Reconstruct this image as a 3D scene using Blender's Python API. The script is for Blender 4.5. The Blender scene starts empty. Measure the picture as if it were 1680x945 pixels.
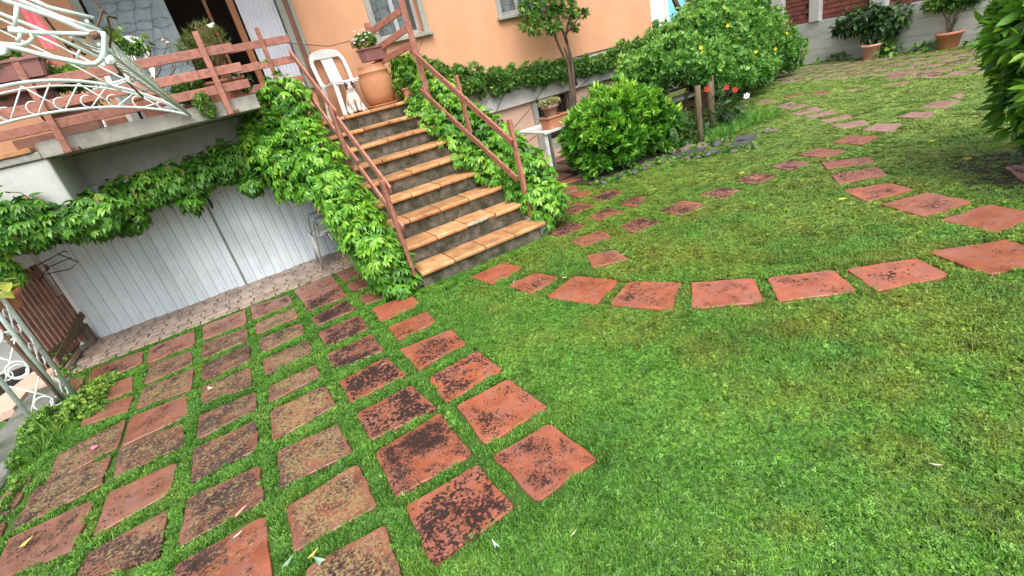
import bpy, bmesh, math, random
import numpy as np
from mathutils import Vector, Matrix, Euler, noise

sc = bpy.context.scene
COL = sc.collection
rnd = random.Random(7)
R = math.radians

# ------------------------------------------------------------------ camera
YAW, PITCH, ROLL, FPX, CH = 0.4328, 0.4202, -0.2487, 785.56, 1.6
def cam_axes():
    B = np.array([[1, 0, 0], [0, 0, -1], [0, 1, 0]], float)
    cy, sy = math.cos(YAW), math.sin(YAW)
    Ry = np.array([[cy, -sy, 0], [sy, cy, 0], [0, 0, 1]])
    cp, sp = math.cos(PITCH), math.sin(PITCH)
    Rp = np.array([[1, 0, 0], [0, cp, -sp], [0, sp, cp]])
    cr, sr = math.cos(ROLL), math.sin(ROLL)
    Rr = np.array([[cr, -sr, 0], [sr, cr, 0], [0, 0, 1]])
    return Rr @ Rp @ B @ Ry
CM = cam_axes()
cd = bpy.data.cameras.new('camera')
cam = bpy.data.objects.new('camera', cd)
COL.objects.link(cam)
cd.sensor_width = 36.0
cd.lens = FPX / 1680 * 36
cd.clip_start = 0.05
cd.clip_end = 2000
rt, up, bk = Vector(CM[0]), -Vector(CM[1]), -Vector(CM[2])
cam.matrix_world = Matrix(((rt.x, up.x, bk.x, 0), (rt.y, up.y, bk.y, 0), (rt.z, up.z, bk.z, CH), (0, 0, 0, 1)))
sc.camera = cam

# measured points of the place: where a sight line meets a plane of the garden
def _ray(x, y):
    return CM.T @ np.array([(x - 840) / FPX, (y - 472.5) / FPX, 1.0])
def atz(x, y, z=0.0):
    d = _ray(x, y); t = (z - CH) / d[2]; return Vector((d[0] * t, d[1] * t, z))
def aty(x, y, Y):
    d = _ray(x, y); t = Y / d[1]; return Vector((d[0] * t, Y, CH + d[2] * t))
def atx(x, y, X):
    d = _ray(x, y); t = X / d[0]; return Vector((X, d[1] * t, CH + d[2] * t))

# ------------------------------------------------------------------ daylight
SUN_EL, SUN_AZ = R(58), R(200)
w = bpy.data.worlds.new('World'); sc.world = w; w.use_nodes = True
nt = w.node_tree; bg = nt.nodes['Background']
sky = nt.nodes.new('ShaderNodeTexSky'); sky.sky_type = 'NISHITA'; sky.sun_disc = False
sky.sun_elevation = SUN_EL; sky.sun_rotation = SUN_AZ; sky.dust_density = 6; sky.air_density = 1.0; sky.ozone_density = 0.6
hs = nt.nodes.new('ShaderNodeHueSaturation'); hs.inputs['Saturation'].default_value = 0.35
nt.links.new(sky.outputs[0], hs.inputs['Color']); nt.links.new(hs.outputs[0], bg.inputs[0])
bg.inputs[1].default_value = 0.15
sd = bpy.data.lights.new('sun', 'SUN'); sd.energy = 0.75; sd.angle = R(40); sd.color = (1, .97, .92)
so = bpy.data.objects.new('sun', sd); COL.objects.link(so)
sdir = Vector((math.sin(SUN_AZ) * math.cos(SUN_EL), math.cos(SUN_AZ) * math.cos(SUN_EL), math.sin(SUN_EL)))
so.rotation_euler = sdir.to_track_quat('Z', 'Y').to_euler()
so.location = (0, -5, 12)
sc.view_settings.view_transform = 'Standard'
sc.view_settings.look = 'None'
sc.view_settings.exposure = 0.92
sc.view_settings.gamma = 1

# ------------------------------------------------------------------ materials
MATS = {}
def nmat(name):
    m = bpy.data.materials.new(name); m.use_nodes = True
    n = m.node_tree.nodes; b = n['Principled BSDF']
    MATS[name] = m
    return m, m.node_tree, b
def N(t, k, **kw):
    n = t.nodes.new(k)
    for a, v in kw.items(): setattr(n, a, v)
    return n
def noise_node(t, co, scale, detail=5, rough=.6, w4=None):
    n = N(t, 'ShaderNodeTexNoise'); n.inputs['Scale'].default_value = scale
    n.inputs['Detail'].default_value = detail; n.inputs['Roughness'].default_value = rough
    t.links.new(co, n.inputs['Vector']); return n
def ramp(t, fac, stops, interp='LINEAR'):
    r = N(t, 'ShaderNodeValToRGB'); r.color_ramp.interpolation = interp
    while len(r.color_ramp.elements) < len(stops): r.color_ramp.elements.new(.5)
    for e, (p, c) in zip(r.color_ramp.elements, stops):
        e.position = p; e.color = (c, c, c, 1) if isinstance(c, (int, float)) else (*c, 1)
    t.links.new(fac, r.inputs[0]); return r
def mixc(t, fac, a, b, blend='MIX'):
    m = N(t, 'ShaderNodeMix'); m.data_type = 'RGBA'; m.blend_type = blend
    for s, v in ((m.inputs[0], fac), (m.inputs[6], a), (m.inputs[7], b)):
        if isinstance(v, (int, float)): s.default_value = v
        elif isinstance(v, tuple): s.default_value = (*v, 1)
        else: t.links.new(v, s)
    return m.outputs[2]
def math_(t, op, a, b=None, c=None, clamp=False):
    m = N(t, 'ShaderNodeMath'); m.operation = op; m.use_clamp = clamp
    for s, v in zip(m.inputs, (a, b, c)):
        if v is None: continue
        if isinstance(v, (int, float)): s.default_value = v
        else: t.links.new(v, s)
    return m.outputs[0]
def bump(t, b, h, strength=.3, dist=.01):
    n = N(t, 'ShaderNodeBump'); n.inputs['Strength'].default_value = strength; n.inputs['Distance'].default_value = dist
    t.links.new(h, n.inputs['Height']); t.links.new(n.outputs[0], b.inputs['Normal'])
def surf(name, c1, c2, scale=6, rough=.7, stain=None, stain_scale=2.5, stain_lo=.5, stain_hi=.7, bscale=60, bstr=.25, bdist=.004, metal=0, stretch=None, piece=0.0, streak=0.0):
    """base colour wandering between c1 and c2, optional stain patches, fine relief"""
    m, t, b = nmat(name)
    g = N(t, 'ShaderNodeNewGeometry'); co = g.outputs['Position']
    if stretch:
        mp = N(t, 'ShaderNodeMapping'); mp.inputs['Scale'].default_value = stretch
        t.links.new(co, mp.inputs[0]); co = mp.outputs[0]
    n1 = noise_node(t, co, scale)
    r1 = ramp(t, n1.outputs[0], [(.3, c1), (.7, c2)])
    col = r1.outputs[0]
    if stain:
        n2 = noise_node(t, co, stain_scale, 8, .7)
        r2 = ramp(t, n2.outputs[0], [(stain_lo, 0.0), (stain_hi, 1.0)])
        col = mixc(t, r2.outputs[0], col, stain)
    if streak:
        mp2 = N(t, 'ShaderNodeMapping'); mp2.inputs['Scale'].default_value = (5, 5, .45)
        t.links.new(g.outputs['Position'], mp2.inputs[0]); n4 = noise_node(t, mp2.outputs[0], 1.6, 8, .7)
        r4 = ramp(t, n4.outputs[0], [(.42, 1 - streak), (.62, 1.0)])
        col = mixc(t, 1.0, col, r4.outputs[0], 'MULTIPLY')
    if piece:
        oi = N(t, 'ShaderNodeObjectInfo')
        v = math_(t, 'MULTIPLY_ADD', oi.outputs['Random'], piece * 2, 1 - piece)
        hv = N(t, 'ShaderNodeHueSaturation'); t.links.new(v, hv.inputs['Value']); t.links.new(col, hv.inputs['Color']); col = hv.outputs[0]
    t.links.new(col, b.inputs['Base Color'])
    b.inputs['Roughness'].default_value = rough; b.inputs['Metallic'].default_value = metal
    n3 = noise_node(t, co, bscale, 6, .6)
    bump(t, b, n3.outputs[0], bstr, bdist)
    return m
def leafmat(name, dark, mid, light, rough=.38, trans=.25, old=None):
    m, t, b = nmat(name)
    at = N(t, 'ShaderNodeAttribute'); at.attribute_name = 'tint'
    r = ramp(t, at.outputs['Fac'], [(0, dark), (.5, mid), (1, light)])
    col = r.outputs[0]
    g = N(t, 'ShaderNodeNewGeometry')
    n = noise_node(t, g.outputs['Position'], 40, 3)
    n5 = noise_node(t, g.outputs['Position'], 5, 3)
    col = mixc(t, ramp(t, n5.outputs[0], [(.5, 0.0), (.7, .55)]).outputs[0], col, mixc(t, 1.0, col, (1.5, 1.15, .7), 'MULTIPLY'))
    col = mixc(t, .35, col, ramp(t, n.outputs[0], [(.3, (.55, .55, .55)), (.7, (1.3, 1.3, 1.3))]).outputs[0], 'MULTIPLY')
    t.links.new(col, b.inputs['Base Color']); b.inputs['Roughness'].default_value = rough
    tr = N(t, 'ShaderNodeBsdfTranslucent'); t.links.new(col, tr.inputs[0])
    mx = N(t, 'ShaderNodeMixShader'); mx.inputs[0].default_value = trans
    out = t.nodes['Material Output']
    t.links.new(b.outputs[0], mx.inputs[1]); t.links.new(tr.outputs[0], mx.inputs[2]); t.links.new(mx.outputs[0], out.inputs[0])
    return m

# terracotta slab: clay colour, dark lichen spots and ochre lichen; object colour = (dirt, ochre, brown)
def slabmat():
    m, t, b = nmat('terracotta_slab')
    g = N(t, 'ShaderNodeNewGeometry'); P = g.outputs['Position']
    oi = N(t, 'ShaderNodeObjectInfo')
    sep = N(t, 'ShaderNodeSeparateColor'); t.links.new(oi.outputs['Color'], sep.inputs[0])
    off = N(t, 'ShaderNodeVectorMath'); off.operation = 'SCALE'; off.inputs[3].default_value = 37.0
    cx = N(t, 'ShaderNodeCombineXYZ')
    t.links.new(oi.outputs['Random'], cx.inputs[2]); t.links.new(cx.outputs[0], off.inputs[0])
    ad = N(t, 'ShaderNodeVectorMath'); ad.operation = 'ADD'; t.links.new(P, ad.inputs[0]); t.links.new(off.outputs[0], ad.inputs[1])
    Q = ad.outputs[0]
    rim = N(t, 'ShaderNodeAttribute'); rim.attribute_name = 'rim'
    nb = noise_node(t, Q, 9, 6, .65)
    big = noise_node(t, Q, 5.0, 4, .55)
    mn = noise_node(t, Q, 150, 3, .6)
    clay = ramp(t, nb.outputs[0], [(.3, (.27, .065, .030)), (.52, (.37, .10, .047)), (.72, (.44, .145, .08))]).outputs[0]
    clay = mixc(t, math_(t, 'MULTIPLY', sep.outputs[2], .8), clay, ramp(t, nb.outputs[0], [(.3, (.11, .055, .036)), (.7, (.25, .125, .082))]).outputs[0])
    clay = mixc(t, math_(t, 'SUBTRACT', 1.0, oi.outputs['Alpha']), clay, ramp(t, nb.outputs[0], [(.3, (.30, .21, .17)), (.7, (.42, .31, .26))]).outputs[0])
    wet_sheen = noise_node(t, Q, 7.5, 4, .55)
    ff = ramp(t, wet_sheen.outputs[0], [(.46, 0.0), (.68, .42)]).outputs[0]
    clay = mixc(t, ff, clay, (.30, .165, .15))  # pinkish-grey wet sheen painted into the clay colour
    clay = mixc(t, math_(t, 'MULTIPLY', ramp(t, mn.outputs[0], [(.35, 1.0), (.6, 0.0)]).outputs[0], .22), clay, (.14, .05, .03))
    # dark lichen: fine specks that crowd together towards the middle of a dirty slab
    sp = noise_node(t, Q, 75, 2, .5); t.links.new(math_(t, 'MULTIPLY_ADD', oi.outputs['Random'], 55, 48), sp.inputs['Scale']); sp2 = noise_node(t, Q, 34, 4, .65); t.links.new(math_(t, 'MULTIPLY', oi.outputs['Random'], 1.6), sp.inputs['Distortion']); t.links.new(math_(t, 'MULTIPLY_ADD', oi.outputs['Random'], -22, 42), sp2.inputs['Scale'])
    s = math_(t, 'ADD', math_(t, 'MULTIPLY', sp.outputs[0], .62), math_(t, 'MULTIPLY', sp2.outputs[0], .38))
    s = math_(t, 'ADD', s, math_(t, 'MULTIPLY_ADD', sep.outputs[0], .20, -.142))
    s = math_(t, 'ADD', s, math_(t, 'MULTIPLY_ADD', big.outputs[0], .62, -.31))
    s = math_(t, 'ADD', s, math_(t, 'MULTIPLY_ADD', rim.outputs['Fac'], .085, -.085))
    halo = ramp(t, s, [(.40, 0.0), (.53, .5)]).outputs[0]
    clay = mixc(t, halo, clay, (.13, .07, .05))
    mask = ramp(t, s, [(.485, 0.0), (.545, 1.0)]).outputs[0]
    dark = ramp(t, mn.outputs[0], [(.35, (.010, .008, .008)), (.68, (.048, .034, .032))]).outputs[0]
    dark = mixc(t, math_(t, 'MULTIPLY', sep.outputs[1], .6), dark, ramp(t, nb.outputs[0], [(.35, (.03, .024, .022)), (.65, (.15, .11, .10))]).outputs[0])  # pale wet sheen painted over dark lichen where ochre is high
    col = mixc(t, math_(t, 'MULTIPLY', mask, .93), clay, dark)
    oc = noise_node(t, Q, 62, 4, .65)
    o2 = math_(t, 'ADD', oc.outputs[0], math_(t, 'MULTIPLY_ADD', sep.outputs[1], .26, -.17))
    o2 = math_(t, 'ADD', o2, math_(t, 'MULTIPLY_ADD', nb.outputs[0], .3, -.15))
    o2 = math_(t, 'ADD', o2, math_(t, 'MULTIPLY_ADD', rim.outputs['Fac'], .10, -.10))
    omask = ramp(t, o2, [(.55, 0.0), (.60, .8)]).outputs[0]
    col = mixc(t, omask, col, ramp(t, mn.outputs[0], [(.35, (.17, .125, .045)), (.65, (.36, .28, .13))]).outputs[0])
    t.links.new(col, b.inputs['Base Color'])
    rg = math_(t, 'MULTIPLY_ADD', mask, .55, .30); t.links.new(rg, b.inputs['Roughness'])
    t.links.new(math_(t, 'MULTIPLY_ADD', mask, -.36, .42), b.inputs['Specular IOR Level'])
    hgt = math_(t, 'ADD', math_(t, 'MULTIPLY', mask, .3), math_(t, 'ADD', nb.outputs[0], math_(t, 'MULTIPLY', mn.outputs[0], .35)))
    bump(t, b, hgt, .4, .006)
    return m
M_slab = slabmat()
M_plaster = surf('orange_plaster', (.68, .345, .19), (.74, .395, .225), 2.2, .85, (.60, .31, .19), 1.2, .50, .8, 160, .5, .006, streak=.045)
M_pink = surf('pale_pink_plaster', (.62, .40, .30), (.70, .47, .36), 3, .85, (.5, .36, .29), 2, .55, .75, 120, .2)
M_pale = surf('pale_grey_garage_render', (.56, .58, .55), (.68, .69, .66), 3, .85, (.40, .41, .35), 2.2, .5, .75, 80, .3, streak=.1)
M_white = surf('white_plaster', (.74, .72, .68), (.8, .79, .76), 3, .8, bscale=100)
M_band = surf('grey_white_render', (.50, .49, .47), (.62, .61, .59), 3, .8, (.36, .35, .31), 2.2, .52, .75, 80, .3)
M_conc = surf('weathered_concrete', (.38, .37, .33), (.54, .53, .48), 5, .85, (.14, .15, .09), 3.2, .50, .74, 70, .5, .006, streak=.25)
M_kerb = surf('damp_grey_kerb', (.13, .14, .12), (.24, .245, .22), 6, .6, (.05, .07, .03), 4, .45, .7, 70, .5, .006)
M_concw = surf('pale_board_marked_concrete', (.42, .43, .41), (.56, .57, .55), 2.5, .85, (.30, .31, .27), 2, .5, .75, 50, .4, .006, stretch=(.6, .6, 4))
M_riser = surf('mossy_step_concrete', (.08, .068, .048), (.22, .19, .15), 11, .85, (.035, .04, .015), 7, .42, .6, 90, .7, .01)
M_nose = surf('ochre_glazed_step_tile', (.52, .25, .095), (.68, .39, .19), 6, .33, (.30, .13, .065), 7, .44, .68, 70, .2, .003, piece=.22)
M_brickpave = surf('grey_brown_paving_brick', (.25, .185, .14), (.40, .31, .25), 14, .5, (.15, .11, .07), 4, .5, .72, 90, .5, .006, piece=.18)
M_joint = surf('dark_joint_soil', (.05, .045, .03), (.11, .09, .06), 20, .9)
M_brick = surf('dark_red_brick', (.19, .055, .04), (.29, .09, .065), 12, .8, (.10, .04, .03), 7, .5, .7, 90, .5, .005, piece=.22)
M_mortar = surf('pale_mortar', (.36, .27, .22), (.44, .34, .29), 20, .9)
M_wood = surf('salmon_painted_wood', (.33, .125, .085), (.47, .205, .15), 9, .62, (.17, .08, .055), 10, .50, .70, 60, .6, .005, stretch=(2, 2, 2), piece=.12)
M_wood2 = surf('red_brown_gate_wood', (.20, .085, .055), (.32, .14, .09), 8, .65, (.12, .06, .04), 5, .5, .72, 60, .4, .004)
M_rawwood = surf('weathered_brown_wood', (.085, .062, .035), (.18, .13, .075), 18, .85, (.08, .07, .03), 6, .5, .7, 40, .7, .01, stretch=(3, 3, .5))
M_bark = surf('brown_bark', (.07, .045, .028), (.18, .12, .08), 22, .9, (.06, .05, .03), 8, .5, .7, 60, .8, .012, stretch=(3, 3, .6))
M_door = surf('pale_blue_painted_metal', (.66, .75, .82), (.75, .82, .87), 2, .42, (.52, .56, .57), 1.6, .52, .8, 90, .08, .002, piece=.035)
M_frame = surf('grey_green_painted_frame', (.26, .28, .24), (.34, .36, .31), 6, .5)
M_stoneframe = surf('grey_stone_surround', (.30, .31, .28), (.38, .39, .35), 10, .7, (.22, .22, .18), 5)
M_plastic = surf('white_plastic', (.76, .76, .74), (.82, .82, .81), 8, .35, bstr=.03)
M_tablew = surf('stained_white_plastic', (.50, .53, .50), (.68, .70, .68), 9, .45, (.30, .32, .26), 5, .5, .75, bstr=.05)
M_pot = surf('terracotta_pot', (.46, .16, .085), (.58, .25, .15), 7, .65, (.35, .22, .17), 5, .52, .75, 60, .3)
M_potpale = surf('pale_pink_terracotta_pot', (.50, .25, .19), (.62, .36, .29), 7, .6, (.4, .3, .25), 5, .52, .75, 60, .3)
M_potbrown = surf('mauve_brown_plastic_pot', (.24, .10, .09), (.32, .15, .135), 5, .5)
M_urn = surf('orange_clay_urn', (.47, .20, .095), (.56, .27, .14), 5, .6, (.40, .155, .07), 4, .5, .75, 60, .3)
M_mint = surf('mint_white_painted_metal', (.54, .67, .61), (.74, .81, .77), 14, .5, (.34, .26, .16), 16, .58, .72, 60, .2)
M_whitepaint = surf('flaking_white_paint', (.64, .72, .68), (.80, .83, .81), 14, .5, (.40, .34, .24), 18, .62, .74, 60, .2)
M_rust = surf('rusty_iron', (.14, .07, .045), (.22, .12, .08), 30, .8)
M_dark = surf('dark_metal', (.03, .03, .03), (.06, .055, .05), 20, .6)
M_steel = surf('dull_grey_steel', (.42, .43, .44), (.55, .56, .57), 14, .35, metal=.5)
M_glass, _t, _b = nmat('window_glass'); _b.inputs['Base Color'].default_value = (.10, .13, .13, 1); _b.inputs['Roughness'].default_value = .08; _b.inputs['Alpha'].default_value = .35
M_curtain = surf('pale_lace_curtain', (.55, .64, .66), (.74, .80, .80), 9, .9, (.22, .28, .30), 11, .5, .56, 50, .3)
M_bluecloth = surf('blue_grey_door_curtain', (.30, .37, .40), (.40, .47, .49), 3, .8, (.22, .28, .31), 4, .5, .7, 50, .1)
M_whitecloth = surf('white_striped_curtain', (.62, .64, .70), (.74, .76, .82), 4, .8)
M_lace2 = surf('door_lace_thread', (.14, .19, .21), (.24, .29, .31), 12, .9)
M_lace = surf('grey_lace_embroidery', (.12, .16, .18), (.2, .25, .27), 30, .9)
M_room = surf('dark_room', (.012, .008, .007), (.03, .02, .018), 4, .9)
M_orangewood = surf('varnished_orange_wood', (.28, .10, .035), (.42, .17, .06), 10, .4, stretch=(4, 4, .5))
M_pinkcloth = surf('pink_cloth', (.72, .13, .16), (.82, .24, .26), 8, .8)
M_whiterag = surf('white_cloth', (.60, .64, .70), (.74, .76, .80), 8, .9)
M_cyan = surf('cyan_painted_door', (.22, .66, .78), (.30, .74, .84), 3, .6)
M_catw = surf('white_cat_fur', (.62, .57, .52), (.76, .72, .68), 20, .9, bscale=200, bstr=.5)
M_catb = surf('black_cat_fur', (.02, .02, .02), (.05, .05, .05), 40, .9)
M_catn = surf('pink_cat_nose', (.5, .2, .18), (.55, .25, .22), 40, .6)
M_stone = surf('grey_brown_stone', (.085, .07, .05), (.20, .165, .125), 14, .8, (.10, .10, .06), 9, .5, .7, 60, .8, .012, piece=.25)
M_slate = surf('dark_slate', (.04, .04, .038), (.09, .09, .088), 10, .5, bscale=40, bstr=.6)
M_paleslab = surf('pale_grey_stone_slab', (.40, .41, .40), (.55, .56, .55), 8, .7, bscale=50)
M_soil = surf('dark_wet_soil', (.018, .014, .01), (.06, .045, .03), 25, .9, bscale=80, bstr=1, bdist=.02)
M_redfl = surf('red_petals', (.42, .02, .015), (.6, .06, .03), 30, .6)
M_yelfl = surf('yellow_petals', (.75, .62, .02), (.85, .75, .06), 30, .6)
M_whfl = surf('white_petals', (.72, .74, .76), (.85, .86, .86), 30, .6)
M_pinkfl = surf('pink_petals', (.75, .12, .22), (.85, .25, .35), 30, .6)
M_deadleaf = surf('dry_pale_leaf', (.46, .36, .25), (.62, .52, .40), 20, .7)
M_yelleaf = surf('yellow_fallen_leaf', (.55, .42, .05), (.65, .5, .08), 20, .6)
M_greyleaf = surf('grey_green_fallen_leaf', (.14, .27, .15), (.30, .42, .30), 20, .6)

L_ivy = leafmat('ivy_leaf', (.035, .15, .016), (.125, .37, .03), (.32, .60, .075), .34)
L_ivy2 = leafmat('garage_ivy_leaf', (.028, .12, .014), (.095, .30, .028), (.27, .52, .07), .36)
L_creep = leafmat('small_creeper_leaf', (.035, .12, .018), (.11, .28, .045), (.30, .46, .10), .5)
L_laurel = leafmat('glossy_laurel_leaf', (.018, .10, .012), (.10, .33, .025), (.36, .64, .07), .32)
L_jas = leafmat('jasmine_leaf', (.035, .15, .022), (.12, .33, .05), (.28, .50, .10), .45)
L_tree = leafmat('shrub_tree_leaf', (.035, .12, .016), (.10, .28, .035), (.28, .44, .07), .42)
L_right = leafmat('camellia_leaf', (.022, .11, .012), (.11, .32, .028), (.34, .58, .07), .28)
L_weed = leafmat('weed_leaf', (.04, .13, .018), (.13, .31, .04), (.32, .48, .09), .5)
L_succ = leafmat('pale_succulent_leaf', (.20, .24, .10), (.34, .36, .18), (.5, .5, .28), .5)
L_yel = leafmat('yellow_variegated_leaf', (.20, .34, .03), (.45, .55, .08), (.65, .68, .2), .4)
L_dark = leafmat('dark_plant_leaf', (.010, .04, .010), (.03, .10, .022), (.09, .2, .05), .4)
L_heath = leafmat('dry_heather_leaf', (.06, .08, .02), (.13, .2, .04), (.26, .33, .1), .6)

# lawn colour: clover green with mossy yellow-brown areas, paler and yellower far off towards the wall
def grassmat(name, ground=False):
    m, t, b = nmat(name)
    g = N(t, 'ShaderNodeNewGeometry'); P = g.outputs['Position']
    big = noise_node(t, P, 1.3, 5, .6); mid = noise_node(t, P, 4.5, 4, .6)
    sep = N(t, 'ShaderNodeSeparateXYZ'); t.links.new(P, sep.inputs[0])
    f = math_(t, 'ADD', math_(t, 'MULTIPLY', big.outputs[0], .6), math_(t, 'MULTIPLY', mid.outputs[0], .4))
    base = ramp(t, f, [(.36, (.075, .225, .026)), (.50, (.12, .30, .036)), (.62, (.175, .33, .046))]).outputs[0]
    # moss is strongest on the open lawn at the right
    xr = N(t, 'ShaderNodeMapRange'); t.links.new(sep.outputs[0], xr.inputs[0])
    xr.inputs[1].default_value = .4; xr.inputs[2].default_value = 2.2; xr.inputs[3].default_value = -.14; xr.inputs[4].default_value = .10
    moss = noise_node(t, P, 2.1, 6, .68)
    mf = math_(t, 'ADD', moss.outputs[0], xr.outputs[0])
    mk = ramp(t, mf, [(.47, 0.0), (.74, .72)]).outputs[0]
    col = mixc(t, mk, base, ramp(t, mid.outputs[0], [(.35, (.24, .20, .03)), (.65, (.23, .29, .04))]).outputs[0])
    xf = N(t, 'ShaderNodeMapRange'); t.links.new(sep.outputs[0], xf.inputs[0])
    xf.inputs[1].default_value = 2.8; xf.inputs[2].default_value = 8.0; xf.inputs[3].default_value = 0; xf.inputs[4].default_value = .7
    col = mixc(t, xf.outputs[0], col, ramp(t, f, [(.35, (.20, .34, .07)), (.62, (.31, .41, .11))]).outputs[0])
    if ground:
        col = mixc(t, 1.0, col, (.45, .4, .3), 'MULTIPLY'); b.inputs['Roughness'].default_value = .9
        nn = noise_node(t, P, 90, 4); bump(t, b, nn.outputs[0], .8, .02)
        t.links.new(col, b.inputs['Base Color'])
    else:
        at = N(t, 'ShaderNodeAttribute'); at.attribute_name = 'tint'
        r = ramp(t, at.outputs['Fac'], [(0, (.30, .34, .30)), (.5, (.92, .95, .9)), (1, (1.9, 1.65, 1.7))]).outputs[0]
        col = mixc(t, 1.0, col, r, 'MULTIPLY')
        oi = N(t, 'ShaderNodeObjectInfo')
        v = math_(t, 'MULTIPLY_ADD', oi.outputs['Random'], .5, .75)
        hv = N(t, 'ShaderNodeHueSaturation'); t.links.new(v, hv.inputs['Value']); t.links.new(col, hv.inputs['Color']); col = hv.outputs[0]
        t.links.new(col, b.inputs['Base Color']); b.inputs['Roughness'].default_value = .5
        tr = N(t, 'ShaderNodeBsdfTranslucent'); t.links.new(col, tr.inputs[0])
        mx = N(t, 'ShaderNodeMixShader'); mx.inputs[0].default_value = .3
        t.links.new(b.outputs[0], mx.inputs[1]); t.links.new(tr.outputs[0], mx.inputs[2])
        t.links.new(mx.outputs[0], t.nodes['Material Output'].inputs[0])
    return m
M_grass = grassmat('lawn_blades'); M_turf = grassmat('turf_ground', True)

# ------------------------------------------------------------------ builders
def mesh_from(verts, faces, name='m'):
    me = bpy.data.meshes.new(name); me.from_pydata([tuple(v) for v in verts], [], faces); me.update(); return me
def link(name, data, mat=None, parent=None, shift=True):
    """links a mesh (world coordinates) as ONE object; a child is stored relative to its root"""
    o = bpy.data.objects.new(name, data); COL.objects.link(o)
    if mat is not None and data is not None and not data.materials: data.materials.append(mat)
    if parent is not None:
        r = parent
        while r.parent: r = r.parent
        if shift: data.transform(root_matrix(r).inverted())
        o.parent = parent
    return o
_RM = {}
def root_matrix(r):
    return _RM.get(r.name, Matrix.Identity(4))
def thing(name, label, cat, loc=(0, 0, 0), rotz=0, group=None, kind=None):
    o = bpy.data.objects.new(name, None); COL.objects.link(o)
    o.empty_display_size = .1
    o.location = loc; o.rotation_euler = (0, 0, rotz)
    _RM[o.name] = Matrix.Translation(Vector(loc)) @ Matrix.Rotation(rotz, 4, 'Z')
    if label: o['label'] = label
    if cat: o['category'] = cat
    if group: o['group'] = group
    if kind: o['kind'] = kind
    return o
def tag(o, label=None, cat=None, group=None, kind=None):
    if label: o['label'] = label
    if cat: o['category'] = cat
    if group: o['group'] = group
    if kind: o['kind'] = kind
    return o
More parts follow.
